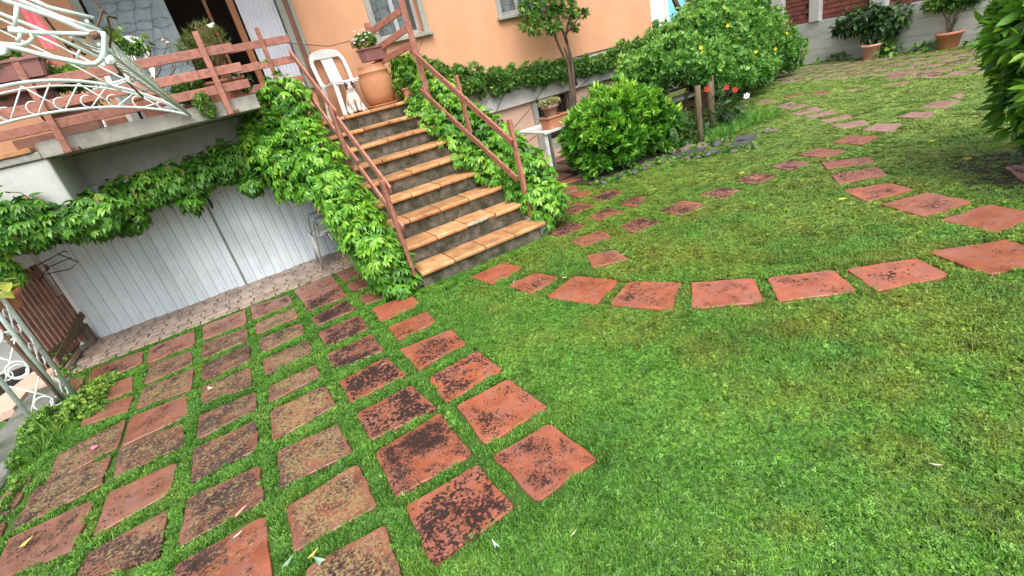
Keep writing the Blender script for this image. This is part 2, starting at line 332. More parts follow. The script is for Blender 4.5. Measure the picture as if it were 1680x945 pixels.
class MB:
    """collects shapes in world coordinates, links them as one mesh object"""
    def __init__(s): s.bm = bmesh.new()
    def box(s, lo, hi, bev=0.0):
        lo, hi = Vector(lo), Vector(hi); c = (lo + hi) / 2; d = hi - lo
        return s.obox(c, d, Matrix.Identity(3), bev)
    def obox(s, c, d, rot, bev=0.0):
        g = bmesh.ops.create_cube(s.bm, size=1)
        vs = g['verts']
        m = Matrix.Translation(c) @ rot.to_4x4() @ Matrix.Diagonal((d[0], d[1], d[2], 1))
        bmesh.ops.transform(s.bm, matrix=m, verts=vs)
        if bev:
            es = list({e for v in vs for e in v.link_edges})
            bmesh.ops.bevel(s.bm, geom=es, offset=bev, segments=1, affect='EDGES')
        return s
    def beam(s, a, b, wd, ht, side=None, bev=.003):
        """bar from a to b; ht measured across 'up-ish', wd across side"""
        a, b = Vector(a), Vector(b); d = b - a; L = d.length; y = d.normalized()
        upv = Vector((0, 0, 1)) if abs(y.z) < .95 else Vector((0, 1, 0))
        if side is not None: x = Vector(side).normalized(); x = (x - y * x.dot(y)).normalized()
        else: x = y.cross(upv).normalized()
        z = x.cross(y)
        rot = Matrix((x, y, z)).transposed()
        return s.obox((a + b) / 2, (wd, L, ht), rot, bev)
    def tube(s, pts, r, seg=8, closed=False, cap=True):
        pts = [Vector(p) for p in pts]; n = len(pts)
        rs = r if isinstance(r, (list, tuple)) else [r] * n
        rings = []; prev = None
        for i, p in enumerate(pts):
            if closed: t = pts[(i + 1) % n] - pts[i - 1]
            else: t = pts[min(i + 1, n - 1)] - pts[max(i - 1, 0)]
            t.normalize()
            if prev is None:
                u = t.cross(Vector((0, 0, 1)))
                if u.length < .1: u = t.cross(Vector((0, 1, 0)))
            else: u = prev - t * prev.dot(t)
            if u.length < 1e-4: u = t.orthogonal()
            u.normalize(); prev = u; v = t.cross(u)
            rings.append([s.bm.verts.new(p + (u * math.cos(k * 2 * math.pi / seg) + v * math.sin(k * 2 * math.pi / seg)) * rs[i]) for k in range(seg)])
        for i in range(n if closed else n - 1):
            A, B = rings[i], rings[(i + 1) % n]
            for k in range(seg):
                s.bm.faces.new((A[k], A[(k + 1) % seg], B[(k + 1) % seg], B[k])).smooth = True
        if cap and not closed:
            s.bm.faces.new(rings[0][::-1]); s.bm.faces.new(rings[-1])
        return s
    def lathe(s, c, prof, seg=24, ell=1.0, cap=True):
        c = Vector(c); rings = []
        for r, z in prof:
            rings.append([s.bm.verts.new(c + Vector((math.cos(k * 2 * math.pi / seg) * r, math.sin(k * 2 * math.pi / seg) * r * ell, z))) for k in range(seg)])
        for A, B in zip(rings, rings[1:]):
            for k in range(seg): s.bm.faces.new((A[k], A[(k + 1) % seg], B[(k + 1) % seg], B[k])).smooth = True
        if cap: s.bm.faces.new(rings[0][::-1]); s.bm.faces.new(rings[-1])
        return s
    def poly(s, pts):
        s.bm.faces.new([s.bm.verts.new(Vector(p)) for p in pts]); return s
    def prism(s, pts, dz, bev=0.0):
        pts = [Vector(p) for p in pts]; top = [s.bm.verts.new(p) for p in pts]; bot = [s.bm.verts.new(p + Vector(dz)) for p in pts]
        s.bm.faces.new(top); s.bm.faces.new(bot[::-1]); n = len(pts)
        for i in range(n): s.bm.faces.new((top[i], bot[i], bot[(i + 1) % n], top[(i + 1) % n]))
        return s
    def rock(s, c, d, seed, rz=0):
        g = bmesh.ops.create_icosphere(s.bm, subdivisions=2, radius=.5)
        for v in g['verts']:
            n = noise.noise_vector(v.co * 2.3 + Vector((seed * 3.1, seed, 0)))
            v.co += n * .22
            v.co.z = max(v.co.z, -.4)
        m = Matrix.Translation(c) @ Matrix.Rotation(rz, 4, 'Z') @ Matrix.Diagonal((*d, 1))
        bmesh.ops.transform(s.bm, matrix=m, verts=g['verts']); return s
    def build(s, name, mat=None, parent=None, shift=True):
        bmesh.ops.recalc_face_normals(s.bm, faces=s.bm.faces)
        me = bpy.data.meshes.new(name); s.bm.to_mesh(me); s.bm.free()
        return link(name, me, mat, parent, shift)
def piece(name, me, parent, mw, color=None):
    """a shared-mesh piece placed by a world matrix under its parent"""
    o = bpy.data.objects.new(name, me); COL.objects.link(o)
    if parent is not None:
        r = parent
        while r.parent: r = r.parent
        o.parent = parent; o.matrix_local = root_matrix(r).inverted() @ mw
    else: o.matrix_world = mw
    if color: o.color = color
    return o

# ------------------------------------------------------------------ leaves
def leaf_arrays(L=1, W=.4, fold=.25, curl=.2, tooth=0.0):
    """one leaf, base at origin, tip along +Y, normal +Z; 8 triangles' worth"""
    ys = [0, .30, .66, 1.0]; ws = [.0, .5, .42, 0]
    v = [(0, 0, 0)]; f = []
    mids = [0]
    def zc(y): return -curl * y * y * L
    v = [(0, 0, 0), (0, ys[1] * L, zc(ys[1])), (0, ys[2] * L, zc(ys[2])), (0, L, zc(1)),
         (-W * ws[1], ys[1] * L - .03, zc(ys[1]) + fold * W * ws[1]), (-W * ws[2], ys[2] * L - .03, zc(ys[2]) + fold * W * ws[2]),
         (W * ws[1], ys[1] * L - .03, zc(ys[1]) + fold * W * ws[1]), (W * ws[2], ys[2] * L - .03, zc(ys[2]) + fold * W * ws[2])]
    f = [(0, 1, 4), (1, 2, 5, 4), (2, 3, 5), (0, 6, 1), (1, 6, 7, 2), (2, 7, 3)]
    return np.array(v, float), f
def compound(leaves):
    V = []; F = []; o = 0
    for (v, f), m in leaves:
        m = np.array(m); V.append(v @ m[:3, :3].T + m[:3, 3]); F += [tuple(i + o for i in q) for q in f]; o += len(v)
    return np.vstack(V), F
def mrot(rz=0, rx=0, ry=0, loc=(0, 0, 0), s=1):
    return Matrix.Translation(loc) @ Matrix.Rotation(rz, 4, 'Z') @ Matrix.Rotation(rx, 4, 'X') @ Matrix.Rotation(ry, 4, 'Y') @ Matrix.Scale(s, 4)
def palmate(r):
    out = []
    for k, a in enumerate((-76, -38, 0, 38, 76)):
        s = (.72, .92, 1.0, .92, .72)[k] * r.uniform(.85, 1.1)
        out.append((leaf_arrays(1, .40, .3, r.uniform(.25, .55)), mrot(R(a + r.uniform(-8, 8)), R(r.uniform(-25, 5)), 0, (0, .12, 0), s)))
    return compound(out)
def rosette(r, n=6, W=.36, open_=35):
    out = []
    for k in range(n):
        a = k * 137.5 + r.uniform(-15, 15); t = R(r.uniform(open_ - 20, open_ + 30))
        out.append((leaf_arrays(1, W, .35, r.uniform(.05, .3)), Matrix.Rotation(R(a), 4, 'Y') @ Matrix.Rotation(t, 4, 'X') @ mrot(0, 0, 0, (0, 0, 0), r.uniform(.75, 1.05))))
    return compound(out)
def pinnate(r, n=5, W=.4):
    out = []
    for k in range(n):
        y = .15 + k * .18
        for sgn in (-1, 1):
            out.append((leaf_arrays(.45, W * .45, .2, .15), mrot(R(sgn * 55), R(r.uniform(-20, 20)), 0, (0, y, 0), r.uniform(.8, 1.1))))
    out.append((leaf_arrays(.45, W * .45, .2, .15), mrot(0, 0, 0, (0, .15 + n * .18, 0), 1)))
    return compound(out)
def single(r, W=.4): return leaf_arrays(1, W, r.uniform(.15, .4), r.uniform(.05, .35))
def needle(r):
    out = []
    tri = (np.array([(-.03, 0, 0), (.03, 0, 0), (0, 1, 0)], float), [(0, 1, 2)])
    for k in range(9):
        out.append((tri, Matrix.Rotation(R(r.uniform(-40, 40)), 4, 'Z') @ Matrix.Rotation(R(r.uniform(-35, 35)), 4, 'X') @ Matrix.Scale(r.uniform(.6, 1), 4)))
    return compound(out)
KINDS = {}
def kind_variants(kind, nv=5):
    if kind in KINDS: return KINDS[kind]
    r = random.Random(sum(map(ord, kind)))
    fn = {'palmate': palmate, 'rosette': rosette, 'pinnate': pinnate, 'single': single, 'needle': needle,
          'broad': lambda q: single(q, .62), 'laurel': lambda q: rosette(q, 7, .34, 38), 'camellia': lambda q: rosette(q, 4, .42, 50), 'small': lambda q: rosette(q, 7, .42, 55),
          'narrow': lambda q: rosette(q, 9, .055, 30)}[kind]
    KINDS[kind] = [fn(r) for _ in range(nv)]
    return KINDS[kind]
_shared = {}
def shared_leaf(kind, i, mat, tint):
    k = (kind, i, mat.name, tint)
    if k not in _shared:
        v, f = kind_variants(kind)[i]
        me = mesh_from(v, f, 'leaf'); me.materials.append(mat)
        a = me.attributes.new('tint', 'FLOAT', 'POINT'); a.data.foreach_set('value', [tint] * len(v))
        _shared[k] = me
    return _shared[k]
def basis(fwd, nrm):
    y = fwd.normalized(); z = nrm - y * nrm.dot(y)
    if z.length < 1e-3: z = y.orthogonal()
    z.normalize(); x = y.cross(z)
    return x, y, z
def merge_leaves(name, items, kind, mat, parent, stuff=True):
    """items: (pos, x, y, z axes, scale, variant, tint) -> one mesh object"""
    if not items: return None
    var = kind_variants(kind); VV = []; FF = []; TT = []; off = 0
    for vi, (v, f) in enumerate(var):
        it = [q for q in items if q[5] == vi]
        if not it: continue
        A = np.array([[list(q[1]), list(q[2]), list(q[3])] for q in it])      # n,3axes,3
        S = np.array([q[4] for q in it]); P = np.array([list(q[0]) for q in it]); T = np.array([q[6] for q in it])
        W = np.einsum('vk,nkc->nvc', v, A) * S[:, None, None] + P[:, None, :]
        nv = len(v)
        VV.append(W.reshape(-1, 3)); TT.append(np.repeat(T, nv))
        tris = []
        for q in f:
            tris.append(q[:3])
            if len(q) == 4: tris.append((q[0], q[2], q[3]))
        tr = np.array(tris); n = len(it)
        F = (tr[None] + (np.arange(n) * nv)[:, None, None] + off).reshape(-1, 3)
        FF.append(F); off += n * nv
    V = np.vstack(VV); F = np.vstack(FF); T = np.concatenate(TT)
    me = bpy.data.meshes.new(name)
    me.vertices.add(len(V)); me.vertices.foreach_set('co', V.astype(np.float32).ravel())
    me.loops.add(F.size); me.loops.foreach_set('vertex_index', F.astype(np.int32).ravel())
    me.polygons.add(len(F)); me.polygons.foreach_set('loop_start', np.arange(0, F.size, 3, dtype=np.int32)); me.polygons.foreach_set('loop_total', np.full(len(F), 3, dtype=np.int32))
    a = me.attributes.new('tint', 'FLOAT', 'POINT'); a.data.foreach_set('value', T.astype(np.float32))
    me.update(calc_edges=True); me.validate()
    o = link(name, me, mat, parent)
    if stuff: o['kind'] = 'stuff'
    return o
def sample_blobs(blobs, n, rng, shell=.35, lump=.18, lscale=3.0):
    """blobs: (centre, radii) ellipsoids; points near the surface of the union, with lumps and gaps"""
    wts = [(b[1][0] * b[1][1] + b[1][1] * b[1][2] + b[1][0] * b[1][2]) for b in blobs]
    out = []
    cs = [Vector(b[0]) for b in blobs]; rs = [Vector(b[1]) for b in blobs]
    tries = 0
    while len(out) < n and tries < n * 8:
        tries += 1
        i = rng.choices(range(len(blobs)), wts)[0]
        d = Vector((rng.gauss(0, 1), rng.gauss(0, 1), rng.gauss(0, 1))).normalized()
        k = 1 - shell * rng.random() ** 1.6
        q = Vector((d.x * rs[i].x, d.y * rs[i].y, d.z * rs[i].z))
        p = cs[i] + q * k
        nz = noise.noise(p * lscale + Vector((3.7, 1.1, 9.2)))
        p = cs[i] + q * (k * (1 + lump * nz * 1.6))
        inside = False
        for j in range(len(blobs)):
            if j == i: continue
            e = p - cs[j]
            if (e.x / rs[j].x) ** 2 + (e.y / rs[j].y) ** 2 + (e.z / rs[j].z) ** 2 < .5: inside = True; break
        if inside and rng.random() < .8: continue
        nm = Vector((d.x / rs[i].x, d.y / rs[i].y, d.z / rs[i].z)).normalized()
        if nz < -.28 and rng.random() < .55: continue
        out.append((p, nm, k, nz))
    return out
CAMP = Vector((0, 0, CH))
def foliage(root, blobs, kind, n, size, mat, parts=0, droop=.4, upn=.6, rng=None, keep=None, shell=.35, lump=.18, lscale=3.0, name='leaf', stuffname='foliage', tb=.0, jit=.5):
    rng = rng or random.Random(5)
    items = []
    nv = len(kind_variants(kind))
    for p, nm, k, nz in sample_blobs(blobs, n, rng, shell, lump, lscale):
        if keep and not keep(p): continue
        j = Vector((rng.gauss(0, 1), rng.gauss(0, 1), rng.gauss(0, 1))) * jit
        fwd = nm * .8 + Vector((0, 0, -droop)) + j
        if fwd.length < .05: fwd = nm
        nr = Vector((0, 0, 1)) * upn + nm * (1 - upn) + j * .25
        x, y, z = basis(fwd, nr)
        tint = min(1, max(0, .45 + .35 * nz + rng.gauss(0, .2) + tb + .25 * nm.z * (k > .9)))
        items.append((p, x, y, z, size * rng.uniform(.65, 1.2), rng.randrange(nv), tint, k, nm))
    if parts:
        def score(q):
            d = (q[0] - CAMP); facing = -q[8].dot(d.normalized())
            return d.length - (q[4] / size) * .8 - facing * .8 - (q[7] > .93) * 1.2
        items.sort(key=score)
        tops, items = items[:parts], items[parts:]
        for q in tops:
            tq = min((.15, .4, .6, .85), key=lambda a: abs(a - q[6]))
            me = shared_leaf(kind, q[5], mat, tq)
            s = q[4]
            mw = Matrix(((q[1].x * s, q[2].x * s, q[3].x * s, q[0].x), (q[1].y * s, q[2].y * s, q[3].y * s, q[0].y), (q[1].z * s, q[2].z * s, q[3].z * s, q[0].z), (0, 0, 0, 1)))
            piece(name, me, root, mw)
    return merge_leaves(stuffname, items, kind, mat, root)
def stems(root, base, tips, r0, r1, mat, name='stem', seg=6, wob=.06, rng=None, n=6):
    rng = rng or random.Random(3); mb = MB()
    for tp in tips:
        a, b = Vector(base) + Vector((rng.uniform(-1, 1), rng.uniform(-1, 1), 0)) * r0 * 1.5, Vector(tp)
        pts = []; 
        for i in range(n + 1):
            t = i / n; p = a.lerp(b, t)
            if 0 < i < n: p += Vector((rng.uniform(-1, 1), rng.uniform(-1, 1), rng.uniform(-.5, .5))) * wob
            pts.append(p)
        mb.tube(pts, [r0 + (r1 - r0) * i / n for i in range(n + 1)], seg)
    return mb.build(name, mat, root)
# ================================================================== SETTING
HY = 7.3          # house wall plane
GY = 6.33         # garage door plane
FLOOR = 1.53      # landing floor
# lower ground beyond the kerb and out to the horizon
def sheet(name, pts, z, mat, kind='structure'):
    me = mesh_from([(x, y, z) for x, y in pts], [tuple(range(len(pts)))]); return tag(link(name, me, mat), kind=kind)
sheet('lower_ground', [(-300, -300), (300, -300), (300, 300), (-300, 300)], -1.0, M_soil)
# garden ground, a gently uneven sheet
def ground():
    xs = np.concatenate([np.arange(-2.0, 14.01, .25)]); ys = np.arange(-4, 16.01, .25)
    v = []; f = []
    for y in ys:
        for x in xs: v.append((x, y, -.004 + .006 * noise.noise(Vector((x * .9, y * .9, 0)))))
    nx = len(xs)
    for j in range(len(ys) - 1):
        for i in range(nx - 1): a = j * nx + i; f.append((a, a + 1, a + nx + 1, a + nx))
    o = link('ground', mesh_from(v, f), M_turf); o['kind'] = 'structure'
    for p in o.data.polygons: p.use_smooth = True
ground()
# concrete kerb along the left edge with the drop beyond
kb = MB()
kb.box((-2.30, -2, -1.0), (-1.985, 5.35, .03), .012); kb.box((-2.35, 5.352, -1.0), (-1.985, 6.9, -.012), .01)
tag(kb.build('edge_kerb', M_kerb), kind='structure')
sl = MB(); sl.prism([(-2.06, 5.36, .05), (-2.10, 6.2, .05), (-2.32, 6.15, .05), (-2.56, 5.4, .05), (-2.42, 5.0, .05), (-2.303, 5.02, .05), (-2.303, 5.36, .05)][::-1], (0, 0, -.06))
tag(sl.build('side_platform', M_pink), kind='structure')

# slabs in the grass ------------------------------------------------
TILES = """0.01 5.40 0.40 5.40 0.40 4.98 0.03 4.95
0.04 4.90 0.39 4.93 0.40 4.60 0.04 4.60
0.04 4.40 0.37 4.47 0.38 4.16 0.05 4.17
0.04 4.00 0.37 3.99 0.38 3.67 0.04 3.69
0.02 3.52 0.36 3.52 0.37 3.19 0.02 3.25
-0.44 5.41 -0.08 5.32 -0.07 5.01 -0.43 4.99
-0.42 4.82 -0.08 4.86 -0.07 4.57 -0.42 4.55
-0.41 4.39 -0.07 4.37 -0.07 4.12 -0.41 4.10
-0.41 3.93 -0.07 3.95 -0.07 3.70 -0.41 3.64
0.47 5.42 0.71 5.37 0.72 5.03 0.48 5.04
0.48 4.92 0.86 4.86 0.83 4.54 0.49 4.65
0.50 4.43 0.77 4.41 0.77 4.13 0.49 4.19
0.51 4.01 0.84 3.96 0.84 3.70 0.50 3.67
0.51 3.52 0.82 3.50 0.81 3.26 0.50 3.25
0.47 3.08 0.84 3.03 0.83 2.76 0.48 2.73
0.49 2.57 0.84 2.59 0.85 2.28 0.48 2.26
0.51 2.17 0.83 2.16 0.85 1.81 0.49 1.80
0.48 1.69 0.79 1.68 0.81 1.36 0.50 1.35
0.02 3.04 0.35 3.07 0.38 2.74 0.03 2.73
0.03 2.58 0.37 2.59 0.40 2.26 0.04 2.28
0.03 2.16 0.40 2.19 0.40 1.79 0.03 1.80
0.05 1.71 0.39 1.70 0.40 1.39 0.04 1.38
-0.41 3.43 -0.09 3.44 -0.08 3.24 -0.42 3.21
-0.42 3.08 -0.08 3.08 -0.07 2.79 -0.43 2.74
-0.42 2.60 -0.10 2.57 -0.08 2.27 -0.43 2.29
-0.42 2.12 -0.08 2.15 -0.07 1.82 -0.42 1.84
-0.39 1.71 -0.07 1.68 -0.09 1.39 -0.39 1.47
-0.89 5.38 -0.51 5.36 -0.51 4.96 -0.88 4.99
-0.87 4.86 -0.51 4.81 -0.52 4.51 -0.87 4.50
-0.86 4.35 -0.51 4.38 -0.51 4.06 -0.85 4.03
-0.85 3.90 -0.52 3.89 -0.52 3.57 -0.84 3.63
-0.85 3.46 -0.51 3.45 -0.51 3.20 -0.85 3.16
-0.86 3.05 -0.52 3.05 -0.53 2.74 -0.86 2.73
-0.87 2.59 -0.53 2.56 -0.53 2.26 -0.89 2.26
-0.89 2.14 -0.53 2.15 -0.53 1.77 -0.89 1.84
-1.36 5.36 -0.98 5.34 -0.96 4.94 -1.33 4.94
-1.30 4.85 -0.98 4.79 -0.96 4.48 -1.30 4.47
-1.29 4.36 -0.94 4.34 -0.94 3.97 -1.30 4.05
-1.31 3.92 -0.96 3.88 -0.94 3.56 -1.31 3.54
-1.32 3.51 -0.96 3.45 -0.94 3.17 -1.29 3.17
-1.30 3.03 -0.96 3.00 -0.98 2.73 -1.30 2.69
-1.30 2.56 -0.97 2.58 -0.98 2.27 -1.32 2.39
-1.82 5.36 -1.43 5.33 -1.40 5.00 -1.79 4.97
-1.74 4.79 -1.43 4.75 -1.39 4.43 -1.70 4.47
-1.68 4.39 -1.37 4.31 -1.37 4.08 -1.66 4.14
-1.72 3.82 -1.36 3.91 -1.35 3.55 -1.70 3.48
-1.75 3.48 -1.37 3.46 -1.37 3.17 -1.76 3.11
-1.75 3.04 -1.37 3.03 -1.40 2.66 -1.73 2.72
-1.94 3.64 -1.83 3.69 -1.82 3.37 -1.94 3.31
-1.91 3.23 -1.83 3.25 -1.81 3.13 -1.83 2.99
-2.01 5.36 -1.87 5.24 -1.83 4.94 -1.92 5.01
1.38 3.78 1.73 3.77 1.76 3.50 1.44 3.46
1.50 3.30 1.77 3.31 1.83 3.04 1.54 2.99
1.58 2.84 1.92 2.94 2.05 2.59 1.71 2.44
1.78 2.35 2.08 2.50 2.27 2.19 1.95 1.98
2.31 2.11 2.56 1.84 2.33 1.62 2.05 1.89
2.62 1.77 2.89 1.52 2.71 1.30 2.40 1.55
2.95 1.46 3.25 1.24 3.12 1.03 2.78 1.22
3.38 1.22 3.71 0.98 3.55 0.71 3.22 0.89
3.91 1.37 4.26 1.25 4.18 1.00 3.80 1.05
4.09 1.81 4.42 1.67 4.30 1.36 3.94 1.49
4.33 2.22 4.58 2.00 4.46 1.78 4.12 1.94
4.72 2.54 4.99 2.29 4.78 2.11 4.48 2.34
5.09 2.84 5.31 2.51 5.11 2.38 4.88 2.67
5.32 3.22 5.58 3.15 5.51 2.83 5.25 2.89
5.84 3.14 6.11 3.12 6.08 2.80 5.75 2.81
6.36 3.10 6.66 3.10 6.63 2.83 6.29 2.77
6.65 3.62 6.86 3.35 6.67 3.19 6.46 3.38
6.92 3.91 7.21 3.74 7.03 3.57 6.81 3.77
7.20 4.28 7.54 4.12 7.37 3.95 7.07 4.11
7.47 4.66 7.83 4.50 7.61 4.27 7.33 4.46
7.89 5.05 8.11 4.87 7.95 4.66 7.72 4.83
8.02 5.28 8.37 5.22 8.19 5.01 7.90 5.10
8.55 6.04 8.69 5.90 8.48 5.48 8.26 5.61
8.88 5.66 9.05 5.43 8.89 5.28 8.72 5.49
8.93 5.22 9.07 4.97 8.87 4.83 8.77 5.05
8.99 4.70 9.14 4.41 9.02 4.34 8.84 4.57
9.24 4.24 9.38 3.98 9.14 3.88 9.13 4.14
9.51 3.78 9.62 3.48 9.47 3.42 9.40 3.71
9.85 4.48 10.31 4.53 10.18 4.21 9.84 4.08
9.97 4.07 10.23 4.08 10.13 3.79 9.87 3.70
7.98 2.91 8.20 2.88 8.02 2.77 7.87 2.79
7.41 2.98 7.74 2.97 7.70 2.69 7.35 2.72
6.96 3.02 7.20 2.98 7.16 2.72 6.87 2.70
5.13 1.46 5.20 1.42 5.15 1.30 4.78 1.23
2.25 3.19 2.44 3.06 2.37 2.81 2.10 2.93
2.41 3.63 2.70 3.54 2.64 3.33 2.35 3.38
2.44 4.11 2.74 4.05 2.71 3.80 2.41 3.81
2.87 3.45 3.13 3.46 3.11 3.17 2.81 3.21
2.96 4.02 3.18 4.01 3.20 3.78 2.88 3.81
2.92 4.47 3.20 4.53 3.22 4.26 2.93 4.27
3.37 4.51 3.68 4.54 3.69 4.32 3.38 4.27
3.35 3.99 3.58 4.04 3.63 3.88 3.36 3.75
3.13 4.99 3.27 4.80 3.20 4.65 2.96 4.66
3.39 4.98 3.59 4.86 3.53 4.71 3.36 4.73
2.62 4.39 2.81 4.40 2.77 4.23 2.57 4.21
3.64 5.71 4.17 5.64 4.01 5.39 3.60 5.50
3.46 5.49 3.70 5.25 3.55 4.99 3.27 5.12
3.36 3.41 3.67 3.39 3.65 3.11 3.32 3.14
3.87 3.35 4.11 3.29 4.10 3.06 3.84 3.04
4.36 3.29 4.62 3.28 4.60 3.02 4.29 3.01
4.86 3.25 5.09 3.21 5.08 2.96 4.79 2.98"""
tiles = [list(map(float, l.split())) for l in TILES.strip().split('\n')]
tiles = [[(t[0], t[1]), (t[2], t[3]), (t[4], t[5]), (t[6], t[7])] for t in tiles]
# the far rows of slabs by the boundary wall
WU = Vector((-.1528, -.98825, 0)); WN = Vector((-.98825, .1528, 0)); WA = Vector((13.05, 7.51, 0))
far = []
rr = random.Random(11)
for i in range(17):
    for j in range(6):
        c = WA + WU * (-.2 + i * .43) + WN * (.62 + j * .43)
        if j >= 5 and i < 9 and rr.random() < .4: continue
        c += Vector((rr.uniform(-.02, .02), rr.uniform(-.02, .02), 0)); h = .145
        a = rr.uniform(-.04, .04); u = (Matrix.Rotation(a, 3, 'Z') @ WU) * h; n_ = (Matrix.Rotation(a, 3, 'Z') @ WN) * h
        far.append([tuple((c + u + n_)[:2]), tuple((c - u + n_)[:2]), tuple((c - u - n_)[:2]), tuple((c + u - n_)[:2])])
def quad_reg(q):
    """straighten a measured slab to its real shape: nearly square, about 34 cm"""
    P = [Vector((x, y)) for x, y in q]; c = sum(P, Vector((0, 0))) / 4
    e1 = ((P[1] - P[0]) + (P[2] - P[3])); e2 = ((P[3] - P[0]) + (P[2] - P[1]))
    return c, e1, e2
bed1 = MB(); bed2 = MB()
paving = thing('slab_terrace', None, None, (0, 3.5, 0), kind='structure')
path = thing('garden_path', None, None, (3, 3, 0), kind='structure')
del paving['kind'], path['kind']
bpy.data.objects.remove(paving); bpy.data.objects.remove(path)
def slab_mesh(q, seed, smooth_c=.05, th=.035, zt=.014):
    r = random.Random(seed); pts = []
    c0 = Vector((sum(p[0] for p in q) / 4, sum(p[1] for p in q) / 4)); q = [tuple(c0 + (Vector(p) - c0) * 1.06) for p in q]
    P = [Vector((x, y, 0)) for x, y in q]; c = sum(P, Vector()) / 4
    for i in range(4):
        a, b = P[i], P[(i + 1) % 4]; p0 = P[i - 1]
        rc = r.uniform(.012, smooth_c)
        d0 = (p0 - a).normalized(); d1 = (b - a).normalized()
        for t in (0, .35, .7, 1):
            ang = a + d0 * rc * (1 - t) ** 2 + d1 * rc * t ** 2
            pts.append(ang)
        for t in (.3, .5, .7): 
            p = a.lerp(b, t); p += (c - p).normalized() * r.uniform(-.004, .007); pts.append(p)
    bm = bmesh.new()
    tilt = Vector((r.uniform(-.012, .012), r.uniform(-.012, .012), 0))
    def z(p, o): return Vector((p.x, p.y, zt + o + (p - c).dot(tilt)))
    inner = [bm.verts.new(z(p + (c - p).normalized() * .004, .0)) for p in pts]
    outer = [bm.verts.new(z(p, -.0035)) for p in pts]
    low = [bm.verts.new(z(p, -th)) for p in pts]
    n = len(pts)
    mid = [bm.verts.new(z(p.lerp(c, .30), 0)) for p in pts]
    cc = bm.verts.new(z(c, 0))
    for i in range(n):
        j = (i + 1) % n
        bm.faces.new((outer[i], outer[j], inner[j], inner[i]))
        bm.faces.new((low[i], low[j], outer[j], outer[i]))
        bm.faces.new((inner[i], inner[j], mid[j], mid[i]))
        bm.faces.new((mid[i], mid[j], cc))
    me = bpy.data.meshes.new('slab'); bm.normal_update(); bm.to_mesh(me); bm.free()
    at = me.attributes.new('rim', 'FLOAT', 'POINT'); at.data.foreach_set('value', [0.0] * (3 * n) + [1.0] * (n + 1)); return me
groups = {'slab_terrace': [], 'stepping_path': [], 'far_paving': []}
for i, q in enumerate(tiles):
    groups['slab_terrace' if i <= 50 else 'stepping_path'].append((i, q))
for i, q in enumerate(far): groups['far_paving'].append((200 + i, q))
allq = []
for gname, lst in groups.items():
    mb = MB()
    for i, q in lst:
        c = Vector((sum(p[0] for p in q) / 4, sum(p[1] for p in q) / 4, 0))
        mb.poly([Vector((x, y, 0.0065)) + (Vector((x, y, 0)) - c) * .02 for x, y in q][::1])
    root = mb.build(gname, M_soil); root['kind'] = 'structure'
    for i, q in lst:
        me = slab_mesh(q, i)
        o = link('slab', me, M_slab, root, shift=False)
        cx = sum(p[0] for p in q) / 4; cy = sum(p[1] for p in q) / 4
        r = random.Random(i * 7 + 1)
        if gname == 'slab_terrace':
            if cx > .45: d = (.62, 0, .12) if cy < 3.2 else ((.35, 0, .25) if cy < 4.1 else (.55, .0, .8))
            elif cx > 0: d = (.85, .0, .12) if cy < 2.2 else ((.9, .0, .35) if cy < 3.1 else (.85, .15, .7))
            elif cx > -.5: d = (.92, .9, .85)
            else: d = (1.0, .8, 1.0)
            if cy > 5: d = (.45, .1, .75)
            if i in (38, 40, 47): d = (.3, .35, .9)
            if i == 34: d = (.7, .5, .5)
            if i in (23, 12): d = d if i == 23 else (.25, 0, .0)
            if i in (43,44): d = (.4, .3, .8)
        elif gname == 'stepping_path':
            d = (.28, 0, .0)
            if i in (60, 59, 58): d = (.15, 0, .3)
            if 51 <= i <= 54: d = (.2 + .1 * (i - 51), 0, .1)
            if i in (58, 59): d = (.05, 0, .35)
            if i in (62, 63, 64, 65): d = (.4, 0, .45)
            if 66 <= i <= 83: d = (.25, 0, .6)
            if i in (74, 75): d = (.3, 0, .4)
            if i >= 86: d = (.75, .2, .6)
            if i in (85,): d = (.2, 0, .4)
            if i in (96, 97, 93, 94): d = (.2, .05, .55)
        else: d = (.5, .5, r.choice((.9, .7, 1.0)))
        o.color = (min(1, max(0, d[0] + r.uniform(-.1, .1))), min(1, max(0, d[1] + r.uniform(-.15, .1))), min(1, max(0, d[2] + r.uniform(-.12, .12))), .35 if 66 <= i <= 83 and i not in (74, 75) else (.2 if i >= 200 else 1))
    allq += [q for _, q in lst]
    root['kind'] = 'structure'

cb = MB(); cp_ = [atz(x_, y_, .0155) for x_, y_ in ((722, 632), (727, 622), (725, 616), (730, 606), (733, 601))]; cb.tube(cp_, .0022, 5); cb.tube([cp_[2], atz(737, 612, .0155)], .0014, 5)
cs_ = bpy.data.objects['slab_terrace']; co_ = cb.build('crack', M_joint, cs_); co_['kind'] = 'stuff'
# strip of small paving bricks before the garage door ---------------
mb = MB(); mb.poly([(-2.06, 5.44, .003), (1.0, 5.47, .003), (1.0, 6.6, .003), (-2.06, 6.6, .003)])
strip = mb.build('brick_strip', M_joint); strip['kind'] = 'structure'
bm = MB(); bm.box((-.0585, -.0585, -.02), (.0585, .0585, .016), .006); pbme = bpy.data.meshes.new('brick'); bm.bm.to_mesh(pbme); bm.bm.free(); pbme.materials.append(M_brickpave)
r = random.Random(4)
for row in range(8):
    for k in range(25):
        x = -1.98 + k * .124 + (.03 if row % 2 else .0); y = 5.53 + row * .124
        if x > .98: continue
        piece('brick', pbme, strip, Matrix.Translation((x + r.uniform(-.004, .004), y + r.uniform(-.004, .004), r.uniform(-.003, .004))) @ Euler((r.uniform(-.02, .02), r.uniform(-.02, .02), r.uniform(-.03, .03))).to_matrix().to_4x4())
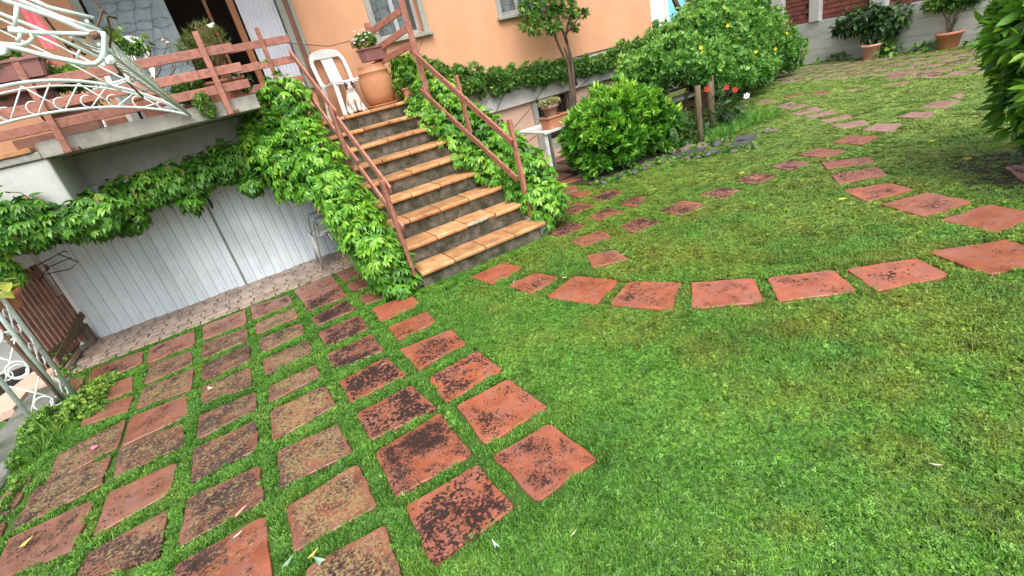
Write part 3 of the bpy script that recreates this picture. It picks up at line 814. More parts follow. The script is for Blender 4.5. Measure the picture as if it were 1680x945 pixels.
# stone terrace under the table, right of the stairs
mb = MB(); mb.poly([(2.6, 5.75, .004), (4.1, 5.75, .004), (5.2, 7.25, .004), (2.6, 7.25, .004)])
yard = mb.build('yard_paving', M_soil); yard['kind'] = 'structure'
r = random.Random(9)
for i in range(7):
    for j in range(4):
        x = 2.66 + i * .36; y = 5.8 + j * .36
        if x + .36 > 4.2 + (y - 5.75) * .7: continue
        q = [(x, y + .34), (x + .34, y + .34), (x + .34, y), (x, y)]
        o = link('slab', slab_mesh(q, 500 + i * 9 + j, .02), M_slab, yard, shift=False); o.color = (.35, .05, .7, 1)
        allq.append(q)
# planting bed under the laurel and roses
bedq = [[(3.8, 4.95), (4.6, 4.9), (5.2, 4.6), (5.8, 4.1), (6.3, 4.2), (7.2, 5.0), (6.9, 6.2), (5.6, 6.0), (5.4, 5.3), (5.0, 6.2), (4.2, 6.4), (3.7, 5.7)]]
mb = MB(); mb.poly([(x, y, .010) for x, y in [(3.8, 5.0), (4.6, 4.93), (5.3, 4.85), (5.35, 5.6), (5.2, 6.3), (4.1, 6.5), (3.7, 5.7)]])
tag(mb.build('planting_bed', M_soil), kind='structure')

# ------------------------------------------------------------------ LAWN
def lawn():
    rng = np.random.default_rng(3)
    # clumps
    hid = bpy.data.collections.new('lawn_clumps')
    def clump(kind, seed):
        r = random.Random(seed); V = []; F = []; T = []
        def add(vs, fs, t):
            o = len(V); V.extend(vs); F.extend([tuple(i + o for i in f) for f in fs]); T.extend([t] * len(vs))
        nb, nc = {'clover': (22, 32), 'blade': (70, 5), 'mix': (48, 18)}[kind]
        for _ in range(nb):
            a = r.uniform(0, 6.28); rad = .034 * math.sqrt(r.random()); x, y = rad * math.cos(a), rad * math.sin(a)
            h = r.uniform(.012, .026); b = r.uniform(0, 6.28); ln = h * r.uniform(.3, 1.1); wd = r.uniform(.0011, .0022)
            dx, dy = math.cos(b), math.sin(b); px, py = -dy * wd, dx * wd
            add([(x - px, y - py, 0), (x + px, y + py, 0), (x + px + dx * ln * .4, y + py + dy * ln * .4, h * .7), (x - px + dx * ln * .4, y - py + dy * ln * .4, h * .7), (x + dx * ln, y + dy * ln, h)],
                [(0, 1, 2, 3), (3, 2, 4)], min(1, max(0, r.gauss(.55, .22))))
        for _ in range(nc):
            a = r.uniform(0, 6.28); rad = .036 * math.sqrt(r.random()); x, y = rad * math.cos(a), rad * math.sin(a)
            z = r.uniform(.008, .022); s = r.uniform(.0035, .0062); t = min(1, max(0, r.gauss(.5, .24))); rot = r.uniform(0, 6.28)
            tx, ty = r.uniform(-.5, .5), r.uniform(-.5, .5)
            for k in range(3):
                b = rot + k * 2.094; c, s_ = math.cos(b), math.sin(b)
                pts = [(0, 0), (s * .95, s * .62), (s * 1.75, 0), (s * .95, -s * .62)]
                vs = [(x + u * c - w_ * s_, y + u * s_ + w_ * c, 0) for u, w_ in pts]
                vs = [(vx, vy, z + (vx - x) * tx + (vy - y) * ty) for vx, vy, _ in vs]
                add(vs, [(0, 1, 2, 3)], t)
        me = mesh_from(V, F, 'clump'); me.materials.append(M_grass)
        at = me.attributes.new('tint', 'FLOAT', 'POINT'); at.data.foreach_set('value', T)
        ob = bpy.data.objects.new('%s_clump' % kind, me); hid.objects.link(ob); return ob
    for i, k in enumerate(['blade', 'blade', 'blade', 'clover', 'clover', 'clover', 'mix', 'mix', 'mix']):
        # object names sort alphabetically: blade*3, clover*3, mix*3
        clump(k, 30 + i)
    # candidate points
    def region(x0, x1, y0, y1, dens):
        n = int((x1 - x0) * (y1 - y0) * dens)
        return np.column_stack([rng.uniform(x0, x1, n), rng.uniform(y0, y1, n)])
    C = region(-1.98, 13.1, -1.5, 9.5, 1500)
    d = np.hypot(C[:, 0], C[:, 1])
    # inside a wide view wedge
    ang = np.degrees(np.arctan2(C[:, 0], C[:, 1]))
    ok = (d < 9.5) | (d > 9.5)
    ok &= ((ang > -45) & (ang < 98)) | (d < 1.2)
    pk = np.clip((2.6 / np.maximum(d, .1)) ** 1.15, .05, 1)
    ok &= rng.random(len(C)) < pk
    C = C[ok]; d = d[ok]
    ok = ~((C[:, 1] > 5.47) & (C[:, 0] < 1.0))
    ok &= ~((C[:, 0] > .98) & (C[:, 0] < 2.35) & (C[:, 1] > 3.98))
    ok &= ~((C[:, 1] > 5.7) & (C[:, 0] < 4.1 + (C[:, 1] - 5.75) * .7))
    ok &= C[:, 1] < 7.2 + 3 * (C[:, 0] > 7.4)
    wl = (C[:, 0] - WA.x) * WN.x + (C[:, 1] - WA.y) * WN.y
    ok &= wl > .02
    ok &= ~((C[:, 0] > 3.75) & (C[:, 0] < 5.3) & (C[:, 1] > 5.0) & (C[:, 1] < 6.4) & (rng.random(len(C)) < .85))
    C = C[ok]; d = d[ok]
    keep = np.ones(len(C), bool); edge = np.zeros(len(C), bool)
    for qi, q in enumerate(allq):
        P = np.array(q); c = P.mean(0)
        R_ = np.abs(P - c).max() * 1.6
        idx = np.where((np.abs(C[:, 0] - c[0]) < R_) & (np.abs(C[:, 1] - c[1]) < R_))[0]
        if not len(idx): continue
        pts = C[idx]; sd_ = np.full(len(idx), 1e9)
        A = .5 * sum(P[k][0] * P[(k + 1) % 4][1] - P[(k + 1) % 4][0] * P[k][1] for k in range(4)); sg = 1 if A > 0 else -1
        for k in range(4):
            a, b = P[k], P[(k + 1) % 4]; e = b - a; n_ = np.array([-e[1], e[0]]) * sg; n_ = n_ / np.linalg.norm(n_)
            sd_ = np.minimum(sd_, (pts - a) @ n_)
        wob = np.array([noise.noise(Vector((p[0] * 9, p[1] * 9, 3))) for p in pts]) * .03
        corner = 0
        keep[idx[(sd_ > -.03 + wob * .6)]] = False
        edge[idx[(sd_ > -.05)]] = True
    C = C[keep]; d = d[keep]; edge = edge[keep]
    n = len(C)
    me = bpy.data.meshes.new('grass'); me.vertices.add(n)
    z = np.full(n, -.004)
    co = np.column_stack([C, z]).astype(np.float32); me.vertices.foreach_set('co', co.ravel())
    scl = np.clip((d / 2.6), 1, 3.5) ** .55 * rng.uniform(.8, 1.2, n)
    scl = np.where(edge, scl * .88, scl)
    # clover patches against grass
    sel = np.array([noise.noise(Vector((p[0] * 1.1, p[1] * 1.1, 7))) for p in C])
    narrow = (C[:, 0] < .95) & (C[:, 1] > 1.2)
    sel = sel - .28 * narrow + rng.normal(0, .16, n)
    typ = np.where(sel > .10, 1, np.where(sel > -.12, 2, 0))
    idx = (typ * 3 + rng.integers(0, 3, n)).astype(np.int32)
    a = me.attributes.new('idx', 'INT', 'POINT'); a.data.foreach_set('value', idx)
    zs = np.where(edge & (d > 4) & (d < 9), .6, .95) / np.where(d < 9, np.clip(d / 4, 1, 1.7), 1.0) * rng.uniform(.8, 1.2, n)
    zs = np.where(edge & (d < 4), zs * rng.uniform(.9, 1.6, n), zs)
    a = me.attributes.new('scl', 'FLOAT_VECTOR', 'POINT'); a.data.foreach_set('vector', np.column_stack([scl, scl, zs]).astype(np.float32).ravel())
    rot = np.column_stack([rng.normal(0, .12, n), rng.normal(0, .12, n), rng.uniform(0, 6.28, n)]).astype(np.float32)
    a = me.attributes.new('rot', 'FLOAT_VECTOR', 'POINT'); a.data.foreach_set('vector', rot.ravel())
    o = link('grass', me, M_grass); tag(o, 'short green lawn of grass and clover growing round the red slabs', 'grass', kind='stuff')
    ng = bpy.data.node_groups.new('lawn', 'GeometryNodeTree')
    ng.interface.new_socket('Geometry', in_out='INPUT', socket_type='NodeSocketGeometry')
    ng.interface.new_socket('Geometry', in_out='OUTPUT', socket_type='NodeSocketGeometry')
    gi = ng.nodes.new('NodeGroupInput'); go = ng.nodes.new('NodeGroupOutput')
    ip = ng.nodes.new('GeometryNodeInstanceOnPoints'); ci = ng.nodes.new('GeometryNodeCollectionInfo')
    ci.inputs['Collection'].default_value = hid; ci.inputs['Separate Children'].default_value = True; ci.inputs['Reset Children'].default_value = True
    def na(nm, ty):
        x = ng.nodes.new('GeometryNodeInputNamedAttribute'); x.data_type = ty; x.inputs['Name'].default_value = nm
        return [s for s in x.outputs if s.enabled and s.name == 'Attribute'][0]
    er = ng.nodes.new('FunctionNodeEulerToRotation')
    L = ng.links.new
    L(gi.outputs[0], ip.inputs['Points']); L(ci.outputs[0], ip.inputs['Instance']); ip.inputs['Pick Instance'].default_value = True
    L(na('idx', 'INT'), ip.inputs['Instance Index']); L(na('rot', 'FLOAT_VECTOR'), er.inputs[0]); L(er.outputs[0], ip.inputs['Rotation'])
    L(na('scl', 'FLOAT_VECTOR'), ip.inputs['Scale']); L(ip.outputs[0], go.inputs[0])
    md = o.modifiers.new('lawn', 'NODES'); md.node_group = ng
    print('lawn clumps', n)
lawn()

# ================================================================== HOUSE
house = thing('house', 'orange plastered house with a pale grey base band, windows and raised landing', 'house', (2, HY, 0))
def wall_grid(name, xs, zs, holes, y, mat, parent, depth=.22):
    """a wall in the plane y with rectangular openings and their reveals"""
    bm = MB()
    for x0, x1 in zip(xs, xs[1:]):
        for z0, z1 in zip(zs, zs[1:]):
            cx, cz = (x0 + x1) / 2, (z0 + z1) / 2
            if any(h[0] < cx < h[1] and h[2] < cz < h[3] for h in holes): continue
            bm.poly([(x0, y, z0), (x1, y, z0), (x1, y, z1), (x0, y, z1)])
    for a, b, c, d in holes:
        for p, q in (((a, c), (b, c)), ((b, c), (b, d)), ((b, d), (a, d)), ((a, d), (a, c))):
            bm.poly([(p[0], y, p[1]), (q[0], y, q[1]), (q[0], y + depth, q[1]), (p[0], y + depth, p[1])])
    bmesh.ops.remove_doubles(bm.bm, verts=bm.bm.verts, dist=.0005)
    return bm.build(name, mat, parent)
W1 = (2.36, 3.03, 2.33, 3.55); W2 = (4.36, 5.10, 2.33, 3.50); PD = (-.72, 1.22, 1.95, 4.0)
wall_grid('wall', [-4.5, PD[0], PD[1], W1[0], W1[1], W2[0], W2[1], 7.46], [1.5, 1.95, 2.33, 3.50, 3.55, 4.0, 5.6], [W1, W2, PD], HY, M_plaster, house)
mb = MB(); mb.poly([(7.46, HY, 0), (7.46, 13, 0), (7.46, 13, 5.6), (7.46, HY, 5.6)]); mb.poly([(-4.5, 13, 0), (7.46, 13, 0), (7.46, 13, 5.6), (-4.5, 13, 5.6)]); mb.poly([(-4.5, HY, 0), (-4.5, 13, 0), (-4.5, 13, 5.6), (-4.5, HY, 5.6)])
mb.build('side_wall', M_plaster, house)
mb = MB(); mb.box((-4.9, HY - .5, 5.6), (7.9, 13.4, 5.8), .02); mb.build('roof_slab', M_conc, house)
mb = MB(); mb.box((2.36, HY - .06, 1.02), (7.5, HY + .2, 1.5), .006); mb.build('base_band', M_band, house)
mb = MB(); mb.box((2.36, HY - .075, 1.5), (7.515, HY - .002, 1.515)); mb.build('drip_edge', M_dark, house)
BW = (4.66, 5.35, .30, 1.0)
wall_grid('lower_wall', [-4.5, 2.36, 4.66, 5.35, 7.46], [0, .30, 1.0, 1.019], [BW], HY + .02, M_pink, house)
mb = MB(); mb.box((2.7, HY - .01, .14), (7.46, HY + .015, .28), .004); mb.build('grey_skirting', M_conc, house)
mb = MB(); mb.box((2.7, HY - .02, 0.0), (7.46, HY + .012, .138), .003); o = mb.build('skirting', M_pink, house)
b = MB(); b.box((-4.5, 5.75, 4.25), (1.40, HY - .003, 4.42), .01); b.build('unseen_shade_slab', M_conc, house)  # unseen slab, added to shade the wall behind the balcony
# basement window
fr = MB()
for a, b in (((BW[0] - .1, .24), (BW[0], 1.0)), ((BW[1], .24), (BW[1] + .1, 1.0)), ((BW[0], .24), (BW[1], .30))):
    fr.box((a[0], HY - .012, a[1]), (b[0], HY + .06, b[1]), .004)
bw = fr.build('basement_window', M_stoneframe, house)
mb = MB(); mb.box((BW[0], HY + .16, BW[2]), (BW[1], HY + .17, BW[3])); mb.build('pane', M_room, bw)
mb = MB()
for k in range(8): mb.tube([(BW[0] + .04 + k * .09, HY + .1, .3), (BW[0] + .04 + k * .09, HY + .1, 1.0)], .007, 6)
for k in range(4): mb.tube([(BW[0], HY + .1, .38 + k * .17), (BW[1], HY + .1, .38 + k * .17)], .006, 6)
mb.build('grille', M_dark, bw)
def curtain(x0, x1, z0, z1, y, amp, waves, mat, name, parent, n=60):
    v = []; f = []
    for i in range(n + 1):
        x = x0 + (x1 - x0) * i / n; dy = amp * math.sin(i / n * waves * 2 * math.pi + .6 * math.sin(i * .7))
        v += [(x, y + dy, z0), (x, y + dy * .8, z1)]
    for i in range(n): f.append((2 * i, 2 * i + 2, 2 * i + 3, 2 * i + 1))
    me = mesh_from(v, f); [setattr(p, 'use_smooth', True) for p in me.polygons]
    return link(name, me, mat, parent)
def window(W, parent, lab, dark_right=False):
    x0, x1, z0, z1 = W; b = MB()
    s = .075
    b.box((x0 - s, HY - .018, z0), (x0, HY + .1, z1), .004); b.box((x1, HY - .018, z0), (x1 + s, HY + .1, z1), .004)
    b.box((x0 - s, HY - .018, z1), (x1 + s, HY + .1, z1 + s), .004)
    win = b.build('window', M_stoneframe, parent)
    b = MB(); b.box((x0 - s - .03, HY - .07, z0 - .05), (x1 + s + .03, HY + .1, z0 - .002), .005); b.build('sill', M_stoneframe, win)
    b = MB()
    for a, c in (((x0, z0), (x0 + .05, z1)), ((x1 - .05, z0), (x1, z1)), (((x0 + x1) / 2 - .03, z0), ((x0 + x1) / 2 + .03, z1)), ((x0, z0), (x1, z0 + .06)), ((x0, z1 - .05), (x1, z1))):
        pass
    b.box((x0 + .002, HY + .13, z0 + .002), (x0 + .05, HY + .17, z1 - .002)); b.box((x1 - .05, HY + .13, z0 + .002), (x1 - .002, HY + .17, z1 - .002))
    b.box((x0 + .05, HY + .13, z0 + .002), (x1 - .05, HY + .17, z0 + .07)); b.box(((x0 + x1) / 2 - .03, HY + .128, z0 + .07), ((x0 + x1) / 2 + .03, HY + .168, z1 - .05))
    b.build('frame', M_steel, win)
    b = MB(); b.box((x0 + .05, HY + .145, z0 + .07), (x1 - .05, HY + .15, z1 - .05)); b.build('pane', M_glass, win)
    curtain(x0 + .01, x1 - .01 - (.14 if dark_right else 0), z0 + .02, z1, HY + .24, .018, 7, M_curtain, 'curtain', win)
    b = MB()   # lace embroidery: curling sprays
    r = random.Random(int(x0 * 10))
    for k in range(26):
        cx, cz = r.uniform(x0 + .1, x1 - .12), r.uniform(z0 + .12, z0 + .95); rad = r.uniform(.03, .09); a0 = r.uniform(0, 6)
        b.tube([(cx + rad * (1 - t * .6) * math.cos(a0 + t * 4), HY + .20, cz + rad * (1 - t * .6) * math.sin(a0 + t * 4)) for t in (0, .25, .5, .75, 1)], .0035, 4)
    b.build('lace', M_lace, win)['kind'] = 'stuff'
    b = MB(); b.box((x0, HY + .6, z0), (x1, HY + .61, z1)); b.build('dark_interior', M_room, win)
    return win
window(W1, house, '', True); window(W2, house, '')
b = MB(); b.box((3.08, HY - .035, W1[2] - .0), (3.16, HY - .02, W1[3])); 
bmesh.ops.delete(b.bm, geom=b.bm.verts, context='VERTS'); b.bm.free()
# patio door: curtain leaf, dark opening, varnished leaf, white curtain, grey-green shutters
b = MB(); b.box((PD[1] - .02, HY - .05, 1.95), (PD[1] + .05, HY + .12, 4.0), .005)
pd = b.build('patio_door', M_frame, house)
b = MB(); b.box((PD[1] + .11, HY - .06, 1.545), (PD[1] + .155, HY + .0, 4.0), .005); b.build('shutter_frame', M_frame, pd)
b = MB(); b.box((PD[0] - .08, HY - .04, 1.95), (PD[0], HY + .12, 4.0), .005); b.build('shutter_frame', M_frame, pd)
b = MB(); b.box((PD[1] + .05, HY - .03, 1.545), (PD[1] + .11, HY - .003, 4.0)); b.build('rail_board', M_wood2, pd)
curtain(PD[0] + .02, .04, 1.97, 3.98, HY + .05, .012, 5, M_bluecloth, 'curtain', pd, 80)
b = MB()     # embroidered ring pattern of the door curtain
for i in range(4):
    for j in range(8):
        cx = PD[0] + .13 + i * .17 + (.085 if j % 2 else 0); cz = 2.12 + j * .21
        if cx > .0: continue
        for s_ in (1, -1):
            b.tube([(cx + .085 * math.cos(a) , HY + .030, cz + s_ * .02 + .03 * math.sin(a)) for a in np.linspace(0, math.pi * s_, 9)], .003, 4)
for i in range(4):
    for j in range(7):
        cx = PD[0] + .13 + i * .17 + (.085 if j % 2 else 0); cz = 2.12 + j * .21
        if cx > .0: continue
        b.tube([(cx - .085, HY + .030, cz), (cx - .06, HY + .030, cz + .1), (cx - .0, HY + .030, cz + .21)], .0025, 4)
b.build('curtain_pattern', M_lace2, pd)['kind'] = 'stuff'
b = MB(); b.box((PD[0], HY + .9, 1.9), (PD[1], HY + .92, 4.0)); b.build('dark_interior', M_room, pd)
b = MB(); b.box((.25, HY + .55, 1.97), (.42, HY + .6, 2.95)); b.build('wooden_cupboard', M_orangewood, pd)
b = MB(); b.box((.66, HY + .02, 1.97), (.735, HY + .09, 3.98), .006); b.box((.43, HY + .35, 1.97), (.47, HY + .39, 3.98), .004); b.build('door_leaf', M_orangewood, pd)
curtain(.76, PD[1] - .03, 1.97, 3.98, HY + .04, .01, 9, M_whitecloth, 'white_curtain', pd, 90)
# side landing wall and floor -> stairs thing; garage front -> garage thing

# ------------------------------------------------------------------ STAIRS
stairs = thing('garden_stairs', 'nine concrete steps edged with ochre tiles climbing to the landing between ivy covered sides', 'stairs', (1.65, 5.2, 0))
SX0, SX1 = 1.0, 2.30
YF = [3.95 + .30 * k for k in range(9)]
for k in range(8):
    z = .17 * (k + 1)
    b = MB(); b.box((SX0, YF[k] + .03, max(-.05, z - .17 - .03)), (SX1, YF[k + 1] + .06, z - .032), .006)
    b.build('step', M_riser, stairs)
b = MB(); b.box((SX0, YF[8] + .03, 1.2), (SX1, 6.6, FLOOR - .032)); b.build('step', M_riser, stairs)
b = MB(); b.box((.43, 6.6, 1.30), (2.36, HY - .003, FLOOR - .032)); b.box((.43, 6.36, 1.30), (.998, 6.6, FLOOR - .032)); b.build('landing', M_conc, stairs)
r = random.Random(21)
for k in range(9):
    z = .17 * (k + 1)
    xs = [SX0 - .0, 1.33, 1.66, 1.99, SX1 + (.06 if k == 0 else 0)]
    off = [0, .0, -.12, .06, -.1, .04, -.08, .1, .0][k]
    xs = [xs[0]] + [x + off for x in xs[1:4]] + [xs[4]]
    dep = .30 if k < 8 else .34
    for a, c in zip(xs, xs[1:]):
        y0 = YF[k]
        if k == 1 and a > 1.5 and a < 1.7: y0 += .035      # the chipped tile on the second step
        dz = r.uniform(-.002, .002)
        prof = [(y0, z - .038), (y0 - .009, z - .028), (y0 - .009, z - .010), (y0 + .006, z), (y0 + dep, z), (y0 + dep, z - .031)]
        bm_ = MB(); A = [bm_.bm.verts.new((a + .0055, y, zz + dz)) for y, zz in prof]; B = [bm_.bm.verts.new((c - .0055, y, zz + dz)) for y, zz in prof]
        n_ = len(prof)
        for i in range(n_): bm_.bm.faces.new((A[i], A[(i + 1) % n_], B[(i + 1) % n_], B[i]))
        bm_.bm.faces.new(A[::-1]); bm_.bm.faces.new(B)
        bm_.build('step_tile', M_nose, stairs)
b = MB(); b.rock((1.80, 4.262, .322), (.30, .045, .03), 5); b.build('mortar_patch', M_conc, stairs)
# sloping side walls under the ivy
for x0, x1 in ((.84, .997), (2.303, 2.46)):
    b = MB(); prof = [(4.05, 0), (4.05, .10), (6.35, 1.42), (6.35 if x0 < 1 else 7.28, 1.42), (6.35 if x0 < 1 else 7.28, 0)]
    A = [b.bm.verts.new((x0, y, z)) for y, z in prof]; B = [b.bm.verts.new((x1, y, z)) for y, z in prof]
    for i in range(len(prof)): b.bm.faces.new((A[i], A[(i + 1) % len(prof)], B[(i + 1) % len(prof)], B[i]))
    b.bm.faces.new(A[::-1]); b.bm.faces.new(B); b.build('side_wall', M_conc, stairs)

# ------------------------------------------------------------------ GARAGE FRONT
garage = thing('garage', 'garage front under the balcony with a grey concrete wall and beam', 'garage', (-.6, 6.4, 0))
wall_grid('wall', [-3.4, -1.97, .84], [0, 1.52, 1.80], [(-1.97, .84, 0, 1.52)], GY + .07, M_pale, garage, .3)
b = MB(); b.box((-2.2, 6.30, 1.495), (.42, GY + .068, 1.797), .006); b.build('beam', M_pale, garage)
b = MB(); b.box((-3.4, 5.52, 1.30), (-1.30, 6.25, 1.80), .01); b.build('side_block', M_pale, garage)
b = MB(); b.box((-3.4, 6.45, 0), (-2.02, 6.6, 1.5), .01); b.build('side_wall', M_conc, garage)
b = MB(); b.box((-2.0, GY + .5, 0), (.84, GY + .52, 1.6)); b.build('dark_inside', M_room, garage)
gd = thing('garage_door', 'pale blue ribbed metal double door of the garage under the ivy', 'garage door', (-.6, GY, 0))
def leafdoor(x0, x1, name, seed):
    b = MB(); b.box((x0, GY + .03, .012), (x1, GY + .045, 1.50)); leaf = b.build(name, M_door, gd)
    r = random.Random(seed); n = round((x1 - x0) / .108); w_ = (x1 - x0) / n
    for k in range(n):
        a = x0 + k * w_; zb = .010 + .008 * math.sin(a * 7) + r.uniform(0, .004)
        dy = r.choice((0.0, .003)); tl = r.uniform(-.003, .003)
        m = MB(); prof = [(a + .001, GY + .02 + dy), (a + .006, GY + .008 + dy + tl), (a + w_ * .62, GY + .008 + dy - tl), (a + w_ * .66, GY + .015 + dy), (a + w_ - .012, GY + .014 + dy), (a + w_ - .001, GY + .022 + dy)]
        A = [m.bm.verts.new((x, y, zb)) for x, y in prof]; B = [m.bm.verts.new((x, y, 1.5)) for x, y in prof]
        for i in range(len(prof) - 1): m.bm.faces.new((A[i], A[i + 1], B[i + 1], B[i]))
        m.bm.faces.new((A[-1], A[0], B[0], B[-1]))
        m.build('panel', M_door, leaf)
    return leaf
leafdoor(-1.955, -.535, 'left_leaf', 1); leafdoor(-.44, .80, 'right_leaf', 2)
b = MB(); b.box((-.532, GY - .006, .01), (-.458, GY + .03, 1.5), .004); b.build('meeting_post', M_door, gd)
b = MB(); b.box((-.456, GY + .012, .01), (-.442, GY + .03, 1.5), .002); b.build('gap_strip', M_frame, gd)
b = MB()
b.obox(Vector((-.545, GY - .012, 1.02)), (.022, .02, .13), Matrix.Identity(3), .003); b.tube([(-.545, GY - .02, .99), (-.52, GY - .05, .97), (-.545, GY - .05, .955)], .006, 6)
b.build('handle', M_dark, gd)
b = MB(); b.obox(Vector((-.405, GY - .01, 1.03)), (.022, .02, .15), Matrix.Identity(3), .003); b.tube([(-.40, GY - .02, 1.06), (-.385, GY - .045, 1.0)], .006, 6); b.build('lock', M_dark, gd)
for x, z in ((-.285, 1.09), (-.262, 1.095), (-.262, 1.05)):
    b = MB(); b.tube([(x, GY - .004, z), (x, GY + .012, z)], .006, 8); b.build('bolt', M_rust, gd)

# ------------------------------------------------------------------ BALCONY
bal = thing('balcony', 'weathered concrete balcony slab with dirty front edge above the garage', 'balcony', (-.8, 6.4, 1.86))
b = MB(); b.box((-1.32, 5.5, 1.80), (.42, HY - .003, 1.93), .006); b.box((-4.5, 5.5, 1.803), (-1.323, HY - .003, 1.86), .006)
b.build('slab', M_conc, bal)
for k in range(9):
    b = MB(); b.box((-1.36 - .335 * (k + 1) + .006, 5.485, 1.863), (-1.36 - .335 * k, 5.62, 1.905), .006); b.build('coping_tile', M_nose, bal)
# brown skirting wall low behind the pots
b = MB(); b.box((-1.9, HY - .03, 1.932), (PD[0] - .09, HY - .003, 2.1), .004); b.build('skirting', M_wood2, bal)

def rail_thing(name, label, loc): return thing(name, label, 'railing', loc)
# front railing of the balcony: boards and three posts bolted to the slab
bf = rail_thing('balcony_railing', 'salmon painted wooden railing along the front edge of the balcony', (-.5, 5.45, 1.82))
for zc, x1 in ((2.335, .395), (2.17, .40), (2.025, .405)):
    b = MB(); b.beam((-2.6, 5.455, zc), (x1, 5.455, zc), .022, .075, (0, 1, 0), .004); b.build('rail', M_wood, bf)
for x, zt in ((.15, 2.50), (-1.12, 2.53), (-2.4, 2.5)):
    b = MB(); b.beam((x, 5.425, 1.80), (x, 5.425, zt), .05, .03, (1, 0, 0), .004); p = b.build('post', M_wood, bf)
    b = MB(); b.box((x - .035, 5.43, 1.80), (x + .075, 5.497, 1.832), .004); b.build('bracket', M_rust, p)
# set-back railing at the stair head
bs = rail_thing('landing_railing', 'short salmon wooden railing set back between balcony and stair head', (.7, 6.28, 1.55))
for zc in (2.43, 2.23, 2.02):
    b = MB(); b.beam((.40, 6.28, zc), (1.03, 6.28, zc), .022, .075, (0, 1, 0), .004); b.build('rail', M_wood, bs)
b = MB(); b.beam((.745, 6.255, 1.6), (.745, 6.255, 2.58), .045, .028, (1, 0, 0), .004); b.build('post', M_wood, bs)
# left handrail
hl = rail_thing('stair_handrail', 'left salmon wooden stair handrail rising over the ivy to the balcony', (1.0, 5, 0))
def slope(y, z0, y0=3.92, k=.17 / .30): return z0 + (y - y0) * k
X = .985
for (ya, yb, za) in ((5.0, 6.25, 1.585), (3.96, 5.06, .93)):
    b = MB(); zb = za + (yb - ya) * (.565); b.beam((X, ya, za), (X, yb, zb), .022, .07, (1, 0, 0), .004); b.build('rail', M_wood, hl)
for (ya, yb, za) in ((4.75, 6.2, 1.12), (3.93, 4.85, .60)):
    b = MB(); zb = za + (yb - ya) * .565; b.beam((X - .01, ya, za), (X - .01, yb, zb), .022, .065, (1, 0, 0), .004); b.build('rail', M_wood, hl)
for y, z0, z1 in ((5.02, .75, 1.66), (4.02, .14, 1.02)):
    b = MB(); b.beam((X - .035, y, z0), (X - .035, y, z1), .07, .032, (0, 1, 0), .004); b.build('post', M_wood, hl)
# right handrail
hr = rail_thing('stair_handrail', 'right salmon wooden stair handrail running down beside the white table', (2.32, 5, 0))
X = 2.31
b = MB(); b.beam((X, 6.17, 2.065), (X, 4.17, .955), .024, .07, (1, 0, 0), .004); b.build('rail', M_wood, hr)
b = MB(); b.beam((X - .01, 6.2, 1.62), (X - .01, 4.22, .60), .024, .065, (1, 0, 0), .004); b.build('rail', M_wood, hr)
for y, z0, z1 in ((5.12, 1.05, 1.66), (4.19, .10, 1.17)):
    b = MB(); b.beam((X + .03, y, z0), (X + .03, y, z1), .06, .032, (0, 1, 0), .004); b.build('post', M_wood, hr)
b = MB(); b.beam((X + .03, 4.19, .14), (X + .03, 4.19, .5), .05, .03, (0, 1, 0), .004)
bmesh.ops.delete(b.bm, geom=b.bm.verts, context='VERTS'); b.bm.free()
# side railing of the landing
ls = rail_thing('landing_railing', 'three board wooden railing on the right side of the landing below the window', (2.36, 6.8, 1.5))
for pn, pf in (((664, 13, 6.05), (577, 75, 7.18)), ((673, 43, 6.05), (607, 89, 6.85)), ((680, 70, 6.05), (600, 116, 7.0))):
    b = MB(); b.beam(aty(*pn), aty(*pf), .024, .075, None, .004); b.build('rail', M_wood, ls)
for p, z0, z1 in (((2.35, 6.04), 1.3, 2.85), ((2.08, 6.72), 1.56, 2.50)):
    b = MB(); b.beam((p[0] - .02, p[1], z0), (p[0] - .02, p[1], z1), .075, .03, (.93, .37, 0), .004); b.build('post', M_wood, ls)
# washing line
b = MB(); b.tube([aty(466, 70, 7.2), aty(500, 73, 7.15), aty(540, 76, 7.1), Vector((2.33, 7.05, 2.40))], .006, 6); tag(b.build('wire', M_rust), 'thin rusty wire stretched across the orange wall above the white chair', 'wire')
# ================================================================== BOUNDARY WALL
WROT = Matrix((WU, -WN, Vector((0, 0, 1)))).transposed()
def wp(u, d, z): return WA + WU * u + WN * d + Vector((0, 0, z))
bwall = thing('boundary_wall', 'pale concrete garden wall topped by red brick panels between grey posts', 'wall', tuple(WA + WU * 1.0))
def wbox(u0, u1, d0, d1, z0, z1, mb=None, bev=.006):
    mb = mb or MB(); mb.obox(wp((u0 + u1) / 2, (d0 + d1) / 2, (z0 + z1) / 2), (u1 - u0, abs(d1 - d0), z1 - z0), WROT, bev); return mb
for k, (z0, z1) in enumerate(((-.05, .30), (.303, .62), (.623, .93))):     # board-marked lifts of the concrete
    wbox(-4.5, 9.5, -.22, .0 - .004 * k, z0, z1).build('concrete_lift', M_concw, bwall)
posts = [(-1.34, -.98), (-.22, .04), (1.22, 1.56), (3.1, 3.4), (5.4, 5.7)]
for a, c in posts: wbox(a, c, -.2, .035, .933, 2.3).build('post', M_band, bwall)
b = wbox(-4.5, 9.5, -.2, -.165, .933, 2.3); b.build('mortar', M_mortar, bwall)
b = wbox(-4.5, 9.5, -.22, .05, 2.303, 2.42); b.build('coping', M_conc, bwall)
mb = MB(); mb.obox(Vector(), (.222, .08, .088), Matrix.Identity(3), .004); bme = bpy.data.meshes.new('brick'); mb.bm.to_mesh(bme); mb.bm.free(); bme.materials.append(M_brick)
r = random.Random(6)
